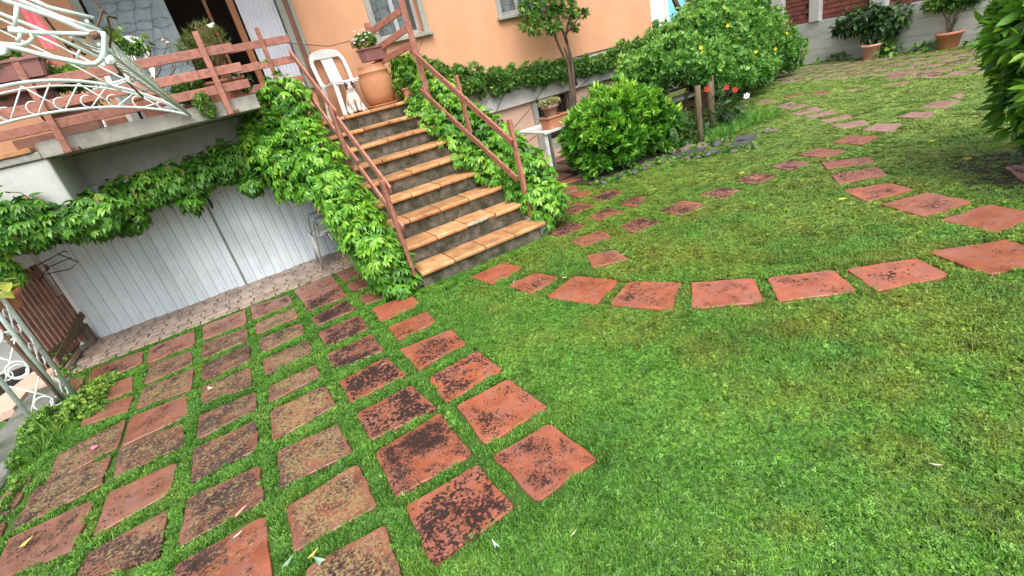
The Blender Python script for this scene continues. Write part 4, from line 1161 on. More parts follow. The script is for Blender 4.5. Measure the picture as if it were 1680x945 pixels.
for (a, c) in ((-.98, -.22), (.04, 1.22), (1.56, 3.1)):
    row = 0; z = .985
    while z < 1.75:
        u = a + .115 + (.117 if row % 2 else 0)
        if row % 2:
            wbox(a + .006, a + .11, -.14 - .02, -.085, z - .044, z + .044, bev=.004).build('brick', M_brick, bwall)
        while u + .111 < c:
            piece('brick', bme, bwall, Matrix.Translation(wp(u, -.125 + r.uniform(-.003, .003), z)) @ WROT.to_4x4())
            u += .234
        z += .101; row += 1
b = MB()
for (a, c) in ((-.98, -.22), (.04, 1.22), (1.56, 3.1)): pass
b.bm.free()
b = wbox(-.98, 3.1, -.165, -.08, 1.78, 2.29); b.build('upper_render', M_brick, bwall)
b = wbox(-4.5, -1.345, -.165, -.05, .933, 2.29); b.build('upper_render', M_brick, bwall)
b = wbox(3.4, 9.5, -.165, -.05, .933, 2.29); b.build('upper_render', M_brick, bwall)

# neighbour's house
nb = thing('neighbour_house', 'white neighbouring house with a cyan door beyond the corner of the orange house', 'house', (14, 12, 0))
b = MB(); b.box((12.2, 12.02, 1.66), (17.5, 15, 5.2), .01); b.build('wall', M_white, nb)
b = MB(); b.box((12.2, 11.9, -.05), (17.5, 14.9, 1.65), .01); b.build('plinth', M_conc, nb)
b = MB(); b.box((12.95, 11.97, 1.67), (13.72, 12.015, 3.7), .01); b.build('door', M_cyan, nb)
b = MB(); b.box((12.86, 11.95, 1.665), (12.94, 12.016, 3.78)); b.box((13.73, 11.95, 1.665), (13.81, 12.016, 3.78)); b.build('door_frame', M_white, nb)
b = MB(); b.beam((15.3, 11.5, 2.2), (17.2, 10.4, 2.95), .9, .08); b.build('stair_roof', M_pink, nb)

# ================================================================== POTS AND THINGS
def pot(name, label, c, r_, h, mat, group=None, rim=.022, saucer=True):
    t = thing(name, label, 'plant pot', c, 0, group)
    b = MB(); b.lathe(c, [(r_ * .70, 0), (r_ * .74, .01), (r_ * .93, h - .05), (r_ * .95, h - .05), (r_ + rim * .6, h - .045), (r_ + rim * .6, h), (r_ * .9, h), (r_ * .86, h - .04), (.01, h - .045)], 22)
    b.build('body', mat, t)
    b = MB(); b.lathe((c[0], c[1], c[2] + h - .042), [(r_ * .86, 0), (r_ * .4, .015), (.005, .02)], 14); b.build('soil', M_soil, t)
    return t
def trough(name, label, c, L_, W_, h, mat, rz=0, cat='planter', group=None):
    t = thing(name, label, cat, c, 0, group)
    m = Matrix.Rotation(rz, 3, 'Z')
    b = MB()
    lo = [m @ Vector((sx * L_ * .45, sy * W_ * .42, 0)) + Vector(c) for sx, sy in ((-1, -1), (1, -1), (1, 1), (-1, 1))]
    hi = [m @ Vector((sx * L_ * .5, sy * W_ * .5, h)) + Vector(c) for sx, sy in ((-1, -1), (1, -1), (1, 1), (-1, 1))]
    A = [b.bm.verts.new(p) for p in lo]; B = [b.bm.verts.new(p) for p in hi]
    for i in range(4): b.bm.faces.new((A[i], A[(i + 1) % 4], B[(i + 1) % 4], B[i]))
    b.bm.faces.new(A[::-1])
    bmesh.ops.bevel(b.bm, geom=[e for e in b.bm.edges if abs(e.verts[0].co.z - e.verts[1].co.z) > h * .5], offset=.012, segments=2, affect='EDGES')
    b.build('body', mat, t)
    b = MB()
    for i in range(4):
        a, c2 = hi[i], hi[(i + 1) % 4]; b.beam(a, c2, .02, .022, None, .003)
    b.build('rim', mat, t)
    b = MB(); b.poly([p + Vector((0, 0, -.025)) for p in hi]); b.build('soil', M_soil, t)
    return t

# urn on the landing
UC = (1.93, 6.68, FLOOR)
urn = thing('clay_urn', 'big round orange clay urn on the landing behind the cat', 'urn', UC)
b = MB(); b.lathe((UC[0], UC[1], FLOOR + .03), [(.14, 0), (.175, .02), (.20, .10), (.212, .21), (.207, .31), (.188, .375), (.194, .38), (.194, .392), (.174, .40), (.168, .455), (.172, .465), (.155, .465), (.15, .43), (.01, .42)], 32); b.build('body', M_urn, urn)
b = MB(); b.lathe((UC[0], UC[1], FLOOR + .002), [(.20, 0), (.225, .028), (.215, .028), (.19, .01), (.01, .01)], 28); b.build('saucer', M_urn, urn)
tr = trough('flower_trough', 'mauve trough of small white flowers set at the railing above the clay urn', (2.0, 6.66, 2.07), .34, .17, .14, M_potbrown, R(8))
foliage(tr, [((1.93, 6.62, 2.30), (.15, .09, .09))], 'small', 150, .035, L_weed, rng=random.Random(1))
fl = MB()
for k in range(14):
    p = Vector((1.93 + rnd.uniform(-.15, .12), 6.56 + rnd.uniform(-.05, .08), 2.33 + rnd.uniform(-.04, .09)))
    fl.rock(p, (.028, .028, .02), k)
fl.build('flowers', M_whfl, tr)['kind'] = 'stuff'
pp = trough('green_trough', 'low brown trough of leafy green at the foot of the right handrail post', (2.22, 6.42, FLOOR + .003), .22, .14, .13, M_pot, R(80))
foliage(pp, [((2.22, 6.42, FLOOR + .2), (.14, .12, .12))], 'small', 120, .05, L_weed, rng=random.Random(2))

# plastic chair
def plastic_chair(c, rz, label, group=None, arms=False):
    t = thing('plastic_chair', label, 'chair', c, rz, group)
    M = Matrix.Translation(Vector(c)) @ Matrix.Rotation(rz, 4, 'Z')
    T = lambda x, y, z: M @ Vector((x, y, z))
    # seat (front = -Y)
    b = MB(); pts = []
    prof = [(-.22, .385), (-.235, .40), (-.21, .415), (0, .405), (.19, .40), (.22, .41)]
    rows = [[b.bm.verts.new(T(x * (1 - .08 * (y > 0)), y, z - (.018 * math.cos(x / .23 * 1.5)))) for x in np.linspace(-.225, .225, 9)] for y, z in prof]
    low = [[b.bm.verts.new(v.co + Vector((0, 0, -.02))) for v in r_] for r_ in rows]
    for A, B in zip(rows, rows[1:]):
        for i in range(8): b.bm.faces.new((A[i], A[i + 1], B[i + 1], B[i]))
    for A, B in zip(low, low[1:]):
        for i in range(8): b.bm.faces.new((A[i], B[i], B[i + 1], A[i + 1]))
    for i in range(8): b.bm.faces.new((rows[0][i], low[0][i], low[0][i + 1], rows[0][i + 1])); b.bm.faces.new((rows[-1][i], rows[-1][i + 1], low[-1][i + 1], low[-1][i]))
    for A, B, C_, D in zip(rows, rows[1:], low, low[1:]):
        b.bm.faces.new((A[0], B[0], D[0], C_[0])); b.bm.faces.new((A[8], C_[8], D[8], B[8]))
    b.build('seat', M_plastic, t)
    # backrest: curved frame and slats
    bk_ = lambda x, z: T(x, .205 + (z - .40) * .26 + .03 * (1 - (x / .22) ** 2), z)
    b = MB()
    arch = [(-.215, .40), (-.225, .55), (-.22, .68), (-.19, .765), (-.12, .80), (0, .812), (.12, .80), (.19, .765), (.22, .68), (.225, .55), (.215, .40)]
    P = [bk_(x, z) for x, z in arch]
    for a, c2 in zip(P, P[1:]): b.beam(a, c2, .050, .022, (c2 - a).cross(M.to_3x3() @ Vector((0, 1, 0))), .004)
    b.build('backrest', M_plastic, t)
    for x in (-.06, -.032, -.004, .024, .052, .08):
        b = MB(); b.beam(bk_(x, .40), bk_(x * .95, .79), .026, .01, M.to_3x3() @ Vector((1, 0, 0)), .002); b.build('slat', M_plastic, t)
    b = MB(); b.beam(bk_(-.2, .76), bk_(.2, .76), .012, .07, None, .003); b.build('top_rail', M_plastic, t)
    for sx in (-1, 1):
        if arms:
            b = MB(); b.tube([T(sx * .225, .25, .60), T(sx * .265, .12, .625), T(sx * .27, -.08, .62), T(sx * .26, -.20, .58), T(sx * .245, -.22, .40)], .019, 8); b.build('arm', M_plastic, t)
        b = MB(); b.beam(T(sx * .215, -.19, .40), T(sx * .245, -.245, 0), .055, .03, M.to_3x3() @ Vector((1, 0, 0)), .006); b.build('leg', M_plastic, t)
        b = MB(); b.beam(T(sx * .205, .19, .42), T(sx * .235, .29, 0), .055, .03, M.to_3x3() @ Vector((1, 0, 0)), .006); b.build('leg', M_plastic, t)
    return t
plastic_chair((1.60, 6.93, FLOOR), R(12), 'white plastic garden chair on the landing just behind the cat')
plastic_chair((-.62, 6.35, 1.932), R(-20), 'white plastic garden chair half hidden behind the balcony railing boards', None, True)

# cat ---------------------------------------------------------------
def cat_():
    C0 = Vector((1.53, 6.47, FLOOR - .002))
    V = [(0, .055, .075), (0, .04, .13), (0, .005, .175), (0, -.025, .212), (0, -.045, .245), (0, -.066, .25), (0, -.086, .240),
         (.034, -.04, .115), (.026, -.055, .05), (.024, -.072, .014),
         (-.034, -.04, .115), (-.026, -.055, .05), (-.024, -.072, .014),
         (.055, .05, .05), (.066, .0, .03), (.060, -.05, .014),
         (-.055, .05, .05), (-.066, .0, .03), (-.060, -.05, .014),
         (0, .12, .025), (.05, .13, .015), (.10, .09, .014), (.105, .03, .014),
         (.032, -.04, .284), (.037, -.04, .304), (-.032, -.04, .284), (-.037, -.04, .304)]
    E = [(0, 1), (1, 2), (2, 3), (3, 4), (4, 5), (5, 6), (2, 7), (7, 8), (8, 9), (2, 10), (10, 11), (11, 12), (0, 13), (13, 14), (14, 15), (0, 16), (16, 17), (17, 18), (0, 19), (19, 20), (20, 21), (21, 22), (4, 23), (23, 24), (4, 25), (25, 26)]
    rad = [.088, .085, .066, .042, .050, .044, .020, .034, .019, .019, .034, .019, .019, .055, .036, .020, .055, .036, .020, .024, .016, .014, .010, .017, .004, .017, .004]
    me = bpy.data.meshes.new('cat'); rz = Matrix.Rotation(R(-8), 3, 'Z')
    me.from_pydata([tuple(rz @ Vector(v) * 1.2 + C0) for v in V], E, []); me.update()
    tmp = bpy.data.objects.new('tmpcat', me); COL.objects.link(tmp)
    sk = tmp.modifiers.new('s', 'SKIN'); sk.use_smooth_shade = True
    for i, s_ in enumerate(me.skin_vertices[0].data): s_.radius = (rad[i] * 1.12, rad[i] * 1.12); s_.use_root = (i == 0)
    ss = tmp.modifiers.new('u', 'SUBSURF'); ss.levels = 2; ss.render_levels = 2
    dg = bpy.context.evaluated_depsgraph_get(); ev = tmp.evaluated_get(dg)
    m2 = bpy.data.meshes.new_from_object(ev); m2.name = 'cat'
    bpy.data.objects.remove(tmp)
    root = thing('cat', 'white cat with black ears and forehead sitting on the landing edge', 'cat', tuple(C0))
    m2.materials.clear()
    for m in (M_catw, M_catb): m2.materials.append(m)
    for p in m2.polygons:
        c = rz.inverted() @ (p.center - C0) / 1.2
        dark = (c.z > .258 and (c.y > -.10)) or (c.z > .235 and abs(c.x) > .028) or (c.z > .03 and c.y > .10) or (c.y > .125)
        dark = dark and not (abs(c.x) < .010 and c.y < -.05)
        p.material_index = 1 if dark else 0; p.use_smooth = True
    body = link('body', m2, None, root)
    for sx in (-1, 1):
        b = MB(); b.rock(C0 + rz @ Vector((sx * .021, -.098, .256)) * 1.2, (.011, .008, .011), 1); b.build('eye', M_dark, root)
    b = MB(); b.rock(C0 + rz @ Vector((0, -.112, .240)) * 1.2, (.009, .006, .007), 1); b.build('nose', M_catn, root)
cat_()

# balcony planters ---------------------------------------------------
t = trough('long_trough', 'terracotta trough of tall dry heather with one white bloom on the balcony', (.16, 5.72, 1.935), .46, .2, .17, M_pot)
foliage(t, [((.20, 5.72, 2.42), (.20, .12, .16)), ((.06, 5.70, 2.36), (.12, .1, .14))], 'needle', 520, .075, L_heath, rng=random.Random(4), droop=-.6, shell=.7)
stems(t, (.17, 5.72, 2.1), [(.17 + random.Random(k).uniform(-.22, .22), 5.72 + random.Random(k + 50).uniform(-.08, .08), 2.42) for k in range(34)], .004, .0025, M_rawwood, n=3, wob=.015)
b = MB()
for k in range(6): b.rock(aty(345 + rnd.uniform(-4, 4), 42 + rnd.uniform(-3, 3), 5.64), (.032, .03, .028), k)
b.build('flower', M_whfl, t)
t = trough('trailing_trough', 'small pot of pale green trailing plant hanging over the slab edge', (-.10, 5.66, 1.935), .20, .16, .13, M_pot)
foliage(t, [((-.11, 5.6, 2.06), (.15, .10, .1)), ((-.03, 5.47, 1.93), (.06, .05, .12)), ((-.05, 5.62, 2.14), (.1, .08, .08))], 'small', 420, .034, L_weed, rng=random.Random(5))
t = pot('plant_pot', 'brown plant pot with dark leaves on the balcony beside the slab end', (.34, 5.66, 1.935), .07, .11, M_pot)
foliage(t, [((.34, 5.62, 2.06), (.12, .08, .05))], 'broad', 40, .07, L_dark, rng=random.Random(6))
for i, (c, L_, lab) in enumerate((((-1.17, 5.50, 2.38), .42, 'mauve trough clipped on the top rail of the balcony at the far left'),
                              ((-1.28, 5.62, 2.17), .55, 'mauve trough of mixed greenery behind the middle rail'),
                              ((-1.02, 5.72, 2.03), .40, 'mauve pink trough low behind the railing boards'),
                              ((-.98, 5.62, 1.935), .30, 'dusky pink trough standing on the slab edge by the railing post'))):
    t = trough('mauve_trough', lab, c, L_, .17, .13, M_potbrown if i != 3 else M_potpale)
    if i == 1: foliage(t, [((c[0] + .1, c[1], c[2] + .2), (.33, .1, .10)), ((c[0] + .4, c[1], c[2] + .17), (.15, .1, .08))], 'small', 420, .05, L_weed, rng=random.Random(i))
    if i == 0: foliage(t, [((c[0] - .1, c[1], c[2] + .17), (.2, .09, .09))], 'small', 160, .05, L_weed, rng=random.Random(i))
    if i == 2: foliage(t, [((c[0] + .15, c[1], c[2] + .16), (.2, .09, .07))], 'single', 120, .05, L_heath, rng=random.Random(i))
# leafy shrub and dead rose stems behind the railing
t = pot('rose_pot', 'terracotta pot with bare thorny rose stems before the blue curtain', (-.42, 5.8, 1.935), .14, .2, M_pot)
stems(t, (-.42, 5.8, 2.1), [aty(195, 105, 5.8), aty(240, 60, 5.9), aty(275, 70, 5.8), aty(300, 85, 5.8), aty(265, 95, 5.75), aty(180, 30, 5.9), aty(310, 75, 5.8), aty(160, 12, 5.9)], .007, .003, M_rawwood, wob=.04)
foliage(t, [(tuple(aty(215, 75, 5.85)), (.16, .1, .07)), (tuple(aty(192, 62, 5.9)), (.08, .08, .08))], 'small', 90, .055, L_weed, rng=random.Random(8), shell=.9)
b = MB()
for x, y in ((275, 70), (303, 78), (268, 66)): b.rock(aty(x, y, 5.75), (.035, .03, .03), x)
b.build('dead_flower', M_deadleaf, t)
# cloths
def cloth(name, label, pts, mat, cat='cloth'):
    A, B, C_, D = map(Vector, pts); n, m_ = 14, 8; v = []; f = []
    r = random.Random(len(label))
    for j in range(n + 1):
        for i in range(m_ + 1):
            s_, t_ = i / m_, j / n
            p = A.lerp(B, s_).lerp(D.lerp(C_, s_), t_); p.y += .02 * math.sin(s_ * 14 + t_ * 2) + .015 * noise.noise(p * 9); v.append(p)
    for j in range(n):
        for i in range(m_): a = j * (m_ + 1) + i; f.append((a, a + 1, a + m_ + 2, a + m_ + 1))
    me = mesh_from(v, f); [setattr(p, 'use_smooth', True) for p in me.polygons]
    o = link(name, me, mat); return tag(o, label, cat)
cloth('hanging_towel', 'long pink towel hanging folded on the balcony behind the white arch', [aty(14, -14, 6.4), aty(38, -14, 6.4), aty(100, 80, 6.4), aty(72, 80, 6.4)], M_pinkcloth, 'towel')
t = thing('paper_windmill', 'pink and red pinwheel stuck beside the mauve trough on the balcony', 'pinwheel', tuple(aty(94, 108, 5.6)))
for k in range(4):
    c = aty(94, 108, 5.6); a = k * 1.571 + .4; b = MB()
    b.poly([c, c + Vector((math.cos(a) * .07, -.01, math.sin(a) * .07)), c + Vector((math.cos(a + .8) * .06, .012, math.sin(a + .8) * .06))]); b.build('vane', M_pinkcloth if k % 2 else M_redfl, t)
b = MB(); b.tube([aty(94, 108, 5.6) + Vector((0, .01, 0)), aty(94, 108, 5.6) + Vector((.02, .02, -.3))], .004, 6); b.build('stick', M_plastic, t)
def rag(pos, d, seed, lab):
    b = MB(); b.rock(pos, d, seed); o = b.build('crumpled_cloth', M_whiterag); tag(o, lab, 'cloth', None)
    for p in o.data.polygons: p.use_smooth = True
rag(Vector((-.27, 5.60, 1.965)), (.20, .12, .07), 3, 'crumpled white cloth lying on the balcony edge near the trailing plant')
rag(Vector((-.08, 5.60, 1.975)), (.15, .12, .08), 7, 'smaller crumpled white cloth beside the trailing trough')

# ================================================================== GARDEN ARCH
arch = thing('garden_arch', 'pale mint painted metal garden arch of tubes and scrolls standing among weeds', 'garden arch', (-2.0, 4.75, 0))
Lf, Mf, Rf = Vector((-2.07, 4.62, 0)), Vector((-1.87, 4.70, 0)), Vector((-1.885, 4.93, 0))
for nm, p in (('post', Lf), ('post', Mf), ('post', Rf)):
    b = MB(); b.tube([p, p + Vector((0, 0, 2.05))], .017, 10); b.build(nm, M_mint, arch)
def arcpts(c, rad, a0, a1, ux, n=14, k=1.0):
    return [c + ux * rad * math.cos(a0 + (a1 - a0) * i / n) + Vector((0, 0, 1)) * rad * k * math.sin(a0 + (a1 - a0) * i / n) for i in range(n + 1)]
b = MB(); ux = (Mf - Lf).normalized(); wd = (Mf - Lf).length
for z in np.arange(.06, 1.9, .30):
    z = float(z); A0, B0 = Lf + Vector((0, 0, z)), Mf + Vector((0, 0, z)); mid = (A0 + B0) / 2
    b.tube([A0, B0 + Vector((0, 0, .30))], .007, 6); b.tube([B0, A0 + Vector((0, 0, .30))], .007, 6)
    b.tube(arcpts(mid + Vector((0, 0, .05)), .055, 0, 6.283, ux, 16)[:-1], .0075, 6, closed=True)
    b.tube(arcpts(mid + Vector((0, 0, .37)), .062, 0, 6.283, ux, 16)[:-1], .0075, 6, closed=True)
    b.tube(arcpts(A0 + Vector((.0, 0, .36)) + ux * .04, .035, -2.5, 2.2, ux), .0055, 6)
    b.tube(arcpts(B0 + Vector((.0, 0, .02)) - ux * .04, .035, .6, 5.5, ux), .0055, 6)
b.build('scrollwork', M_whitepaint, arch)
b = MB(); uy = (Rf - Mf).normalized()
for z in np.arange(.15, 1.9, .3):
    z = float(z); c = (Mf + Rf) / 2 + Vector((0, 0, z))
    b.tube(arcpts(c + Vector((0, 0, .05)), .05, -1.2, 3.2, uy), .0055, 6); b.tube(arcpts(c - Vector((0, 0, .05)), .05, 1.9, 6.4, uy), .0055, 6)
    b.tube([Mf + Vector((0, 0, z - .1)), Rf + Vector((0, 0, z + .12))], .005, 6)
b.build('scrollwork', M_whitepaint, arch)
# crescent header from the post to the balcony edge
T0, T1 = Vector((-.17, 5.47, 1.86)), Vector((-2.03, 4.74, 1.82))
def cres(s_, rise): p = T0.lerp(T1, s_); p.z += rise * (max(0, 1 - (2 * s_ - 1) ** 2)) ** .85; return p
S_ = np.linspace(0, 1, 33)
for rise, rr_ in ((.47, .013), (.43, .008), (.245, .011)):
    b = MB(); b.tube([cres(s_, rise) for s_ in S_], rr_, 8); b.build('arched_tube', M_mint, arch)
b = MB(); uh = (T1 - T0).normalized(); uh.z = 0
n_ = 12
for i in range(1, n_):
    s0, s1 = i / n_, (i + 1) / n_
    b.tube([cres(s0, .45), cres(min(1, s1), .25)], .006, 6); b.tube([cres(s0, .245), cres(min(1, s1), .45)], .006, 6) if i % 2 else None
    c = cres(s0, .245) + Vector((0, 0, .05))
    b.tube(arcpts(c, .045, -1.9, 2.2, uh, 12), .0055, 6)
b.build('scrollwork', M_whitepaint, arch)
# straight truss running towards the viewer from the balcony corner
Q0, Q1 = Vector((-.17, 5.47, 1.87)), aty(162, 72, 3.2)
for dz, dx in ((.0, 0), (.10, .0), (.05, -.09)):
    e = Q1 + Vector((dx, 0, dz)); b = MB(); b.tube([Q0, e], .009, 8); b.build('straight_tube', M_mint, arch)
b = MB()
for i in range(22):
    t0, t1 = i / 22, (i + 1) / 22; e0 = Q0.lerp(Q1, t0); e1 = Q0.lerp(Q1 + Vector((0, 0, .10)), t1); e2 = Q0.lerp(Q1 + Vector((-.09, 0, .05)), t1)
    b.tube([e0, e1], .005, 5); b.tube([e0, e2], .005, 5)
b.build('zigzag', M_whitepaint, arch)
Y = 3.2
def ap(*xy, y=Y): return [aty(a, c, y) for a, c in xy]
for k, (pts, rr_) in enumerate(((ap((-60, -36), (10, 2), (88, 28), (146, 52), (168, 54)), .011), (ap((30, -12), (80, 12), (155, 30)), .009), (ap((-40, -20), (26, -2), (100, 28), (165, 50)), .009),
        (ap((168, 52), (171, 62), (171, 85), (166, 98), (156, 105), (140, 105), (80, 93), (30, 80), (-60, 62)), .012),
        (ap((-40, 2), (0, 22), (60, 46), (166, 96)), .008), (ap((14, 46), (35, 47), (50, 54), (54, 62), (48, 69), (34, 74), (4, 72), (-40, 66)), .009), (ap((14, 50), (60, 54), (140, 56), (160, 52)), .010),
        (ap((-30, 20), (0, 31), (80, 67), (200, 128), (240, 150)), .005), (ap((-30, 36), (0, 50), (60, 78), (130, 112), (200, 150)), .004),
        (ap((28, 8), (27, 26), (25, 44)), .010), (ap((33, 54), (32, 62), (28, 68)), .008), (ap((126, 96), (130, 84), (133, 79)), .006))):
    b = MB(); b.tube(pts, rr_, 8); b.build('roof_tube', M_mint, arch)
for x, y in ((155, 57), (181, 99), (6, 84)):
    b = MB(); b.rock(aty(x, y, 3.2), (.05, .04, .05), x); b.build('joint_bolt', M_mint if x > 170 or x < 10 else M_rust, arch)
b = MB()
for pts in (((48, -5), (75, 30), (100, 62), (125, 95)), ((0, 47), (60, 52), (115, 55), (140, 62)), ((115, 55), (125, 62), (112, 75), (140, 90)), ((150, -5), (175, 25), (182, 60), (178, 90), (205, 130), (235, 160)), ((175, 25), (190, 30)), ((168, 15), (160, 45), (176, 72))):
    b.tube([aty(a + rnd.uniform(-1, 1), c, 3.3 + .05 * i) for i, (a, c) in enumerate(pts)], .006, 6)
b.build('dry_vine', M_rawwood, arch)
b = MB(); b.tube([(-1.86, 4.66, 0), (-1.89, 4.68, .4), (-1.93, 4.69, .8), (-1.91, 4.71, 1.2), (-1.97, 4.7, 1.7)], .013, 7); b.build('vine_stem', M_rawwood, arch)

# slatted gate
gate = thing('slatted_gate', 'red brown wooden slatted gate beside the garage door behind the arch', 'gate', (-2.1, 5.9, 0))
G0, G1 = Vector((-1.985, 6.31, 0)), Vector((-2.22, 5.45, 0)); gu = (G1 - G0).normalized()
for k in range(13):
    q = G0 + gu * (.03 + k * .069)
    b = MB(); b.beam(q + Vector((0, 0, .10)), q + Vector((0, 0, .95)), .046, .016, gu, .002); b.build('slat', M_wood2, gate)
gn = Vector((-gu.y, gu.x, 0)) * .02
if gn.x < 0: gn = -gn
for z in (.20, .88):
    b = MB(); b.beam(G0 + gn + Vector((0, 0, z)), G1 + gn + Vector((0, 0, z)), .02, .06, None, .003); b.build('rail', M_rawwood if z < .5 else M_wood2, gate)
b = MB(); b.beam(G0 + gn * 2 + Vector((0, 0, .33)), G0 + gu * .75 + gn * 2 + Vector((0, 0, .10)), .02, .07, None, .003); b.build('brace', M_rawwood, gate)
b = MB(); b.box((-2.13, 5.5, .052), (-2.09, 6.25, .085), .004); b.build('bottom_rail', M_rawwood, gate)
for k in range(8):
    b = MB(); b.box((-2.128, 5.53 + k * .09, .086), (-2.11, 5.575 + k * .09, .16), .002); b.build('stub', M_potpale, gate)
b = MB(); b.box((-2.05, 6.2, -.01), (-1.96, 6.32, .20), .006); tag(b.build('stone_block', M_stone), 'small grey stone block at the foot of the slatted gate', 'block')
# downpipe and wire basket
b = MB(); b.tube([(-1.985, 6.20, .60), (-1.975, 6.2, 1.2), (-1.97, 6.2, 1.5)], .024, 12); tag(b.build('downpipe', M_steel), 'dull grey steel pipe end hanging beside the garage door above the gate', 'pipe')
bs_ = thing('wire_bracket', 'dark wire plant bracket fixed by the garage door edge above the gate', 'bracket', (-1.9, 6.15, .95))
for pts in (((-2.02, 6.1, .93), (-1.72, 6.1, 1.0), (-1.70, 6.1, .98)), ((-1.78, 6.12, .99), (-1.68, 6.12, .86), (-1.76, 6.12, .82), (-1.95, 6.12, .84)), ((-2.02, 6.1, .80), (-1.9, 6.1, .90), (-1.7, 6.1, .92))):
    b = MB(); b.tube(pts, .0055, 6); b.build('wire', M_dark, bs_)
gp = pot('hanging_pot', 'small terracotta pot with yellow green leaves hung on the mint arch post', (-1.90, 5.02, .80), .085, .14, M_pot)
foliage(gp, [((-1.93, 4.99, 1.0), (.13, .11, .07)), ((-1.83, 4.98, .97), (.07, .06, .05))], 'broad', 34, .13, L_yel, rng=random.Random(12), shell=.8)
b = MB(); b.tube([(-1.885, 4.93, .9), (-1.89, 5.0, .94), (-1.9, 5.1, .93)], .006, 6); b.build('hook', M_dark, gp)

# old tubular chair by the garage
gc = thing('folding_chair', 'old chair with grey tubular frame tucked under the ivy by the garage door', 'chair', (.52, 5.85, 0))
F0 = Vector((.38, 5.75, 0.016))
for yy in (5.75, 6.12):
    b = MB(); b.tube([(.375, yy, .016), (.42, yy, .30), (.465, yy, .56), (.475, yy, .585), (.50, yy, .595), (.66, yy, .60)], .012, 8); b.build('frame', M_steel, gc)
    b = MB(); b.tube([(.44, yy, .40), (.66, yy, .395)], .011, 8); b.build('side_rail', M_steel, gc)
    b = MB(); b.tube([(.72, yy, .016), (.60, yy, .30), (.58, yy, .40)], .012, 8); b.build('leg', M_steel, gc)
b = MB(); b.box((.47, 5.77, .405), (.78, 6.10, .43), .006); b.build('seat', M_plastic, gc)
b = MB(); b.box((.40, 5.775, .12), (.415, 6.1, .40), .004); b.build('white_panel', M_plastic, gc)

# white table and pots under the house wall
tz = .72
tl, tn, tb_ = atz(844.5, 217, tz), atz(893, 218, tz), atz(878, 206, tz)
tr_ = tn + (tb_ - tl)
tr_ = tn + (tb_ - tl).normalized() * max(.62, (tb_ - tl).length)
tbk = tl + (tr_ - tn)
tab = thing('plastic_table', 'stained white plastic garden table between the stairs and the laurel', 'table', tuple(((tn + tbk) / 2).xy) + (0,))
b = MB(); b.prism([tn, tr_, tbk, tl], (0, 0, -.028)); b.build('table_top', M_tablew, tab)
cc = (tn + tbk) / 2
for p in (tn, tr_, tbk, tl):
    q = p.lerp(cc, .12); g0 = Vector((p.lerp(cc, .04).x, p.lerp(cc, .04).y, .018))
    b = MB(); b.beam((q.x, q.y, tz - .028), g0, .055, .05, None, .008); b.build('leg', M_tablew, tab)
pc = (tn.lerp(tr_, .45)).lerp(cc, .35)
ang = math.atan2((tr_ - tn).y, (tr_ - tn).x)
t1 = trough('box_planter', 'rectangular terracotta planter upside on the white table', (pc.x, pc.y, tz + .004), .34, .22, .15, M_pot, ang)
t2 = pot('succulent_pot', 'pale terracotta pot of yellowish succulents standing on the box planter', (pc.x - .02, pc.y, tz + .135), .105, .18, M_potpale)
foliage(t2, [((pc.x - .02, pc.y, tz + .34), (.14, .13, .045))], 'small', 170, .04, L_succ, rng=random.Random(4))

# ================================================================== PLANTS
g = random.Random(100)
# ivy on the left side of the stairs
iv = thing('stair_ivy', 'dense bright green ivy covering the left side wall of the stairs', 'ivy', (.8, 4.6, 0))
B1 = [((.80, 4.14, .30), (.17, .22, .30)), ((.74, 4.42, .42), (.23, .33, .44)), ((.70, 4.8, .62), (.27, .38, .58)), ((.66, 5.2, .82), (.30, .38, .62)), ((.60, 5.55, 1.05), (.33, .36, .62)), ((.54, 5.85, 1.32), (.38, .32, .5)), ((.68, 6.02, 1.72), (.30, .28, .38)), ((.45, 6.0, 1.45), (.34, .26, .36)), ((.62, 5.4, .55), (.20, .3, .5)), ((.78, 4.5, .22), (.16, .36, .24)), ((.82, 4.05, .15), (.14, .14, .16)), ((.86, 4.9, .25), (.14, .35, .28))]
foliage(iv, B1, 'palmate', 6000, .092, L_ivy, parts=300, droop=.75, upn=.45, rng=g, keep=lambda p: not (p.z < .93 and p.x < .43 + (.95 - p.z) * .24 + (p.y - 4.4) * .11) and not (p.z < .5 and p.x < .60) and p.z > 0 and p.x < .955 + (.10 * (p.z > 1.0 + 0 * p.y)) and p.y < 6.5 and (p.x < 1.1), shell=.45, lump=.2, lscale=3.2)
stems(iv, (.88, 4.3, 0), [(.8, 4.4, .5), (.8, 4.9, .8), (.8, 5.3, 1.1), (.85, 5.8, 1.5), (.6, 6.1, 1.4)], .014, .005, M_bark)
# ivy over the garage
ig = thing('garage_ivy', 'long swag of ivy hanging across the top of the garage door', 'ivy', (-.8, 6.1, 1.3))
B2 = []
for k in range(11):
    x = -2.0 + k * .235
    zt = 1.56 + .10 * min(1, max(0, (x + 1.5) / .9)); zb = [1.16, 1.12, 1.08, 1.10, 1.10, 1.14, 1.13, 1.15, 1.15, 1.16, 1.16][k]
    yb = 5.98 if x > -1.25 else 5.46
    B2.append(((x + (.08 if yb < 5.9 else 0), yb + .05 * math.sin(k), (zt + zb) / 2 - .02), (.22, .15, (zt - zb) / 2 * .74)))
B2 += [((-1.1, 5.95, 1.12), (.16, .14, .12)), ((-1.98, 5.42, 1.12), (.12, .1, .16)), ((-1.25, 5.7, 1.30), (.15, .3, .22)), ((-1.65, 5.4, 1.50), (.25, .06, .10)), ((-.55, 5.95, 1.12), (.1, .1, .1)), ((.05, 5.95, 1.13), (.14, .12, .1))]
foliage(ig, B2, 'palmate', 3600, .088, L_ivy2, parts=300, droop=.7, upn=.45, rng=g, keep=lambda p: p.y < 6.29, shell=.6, lump=.25, lscale=3.6)
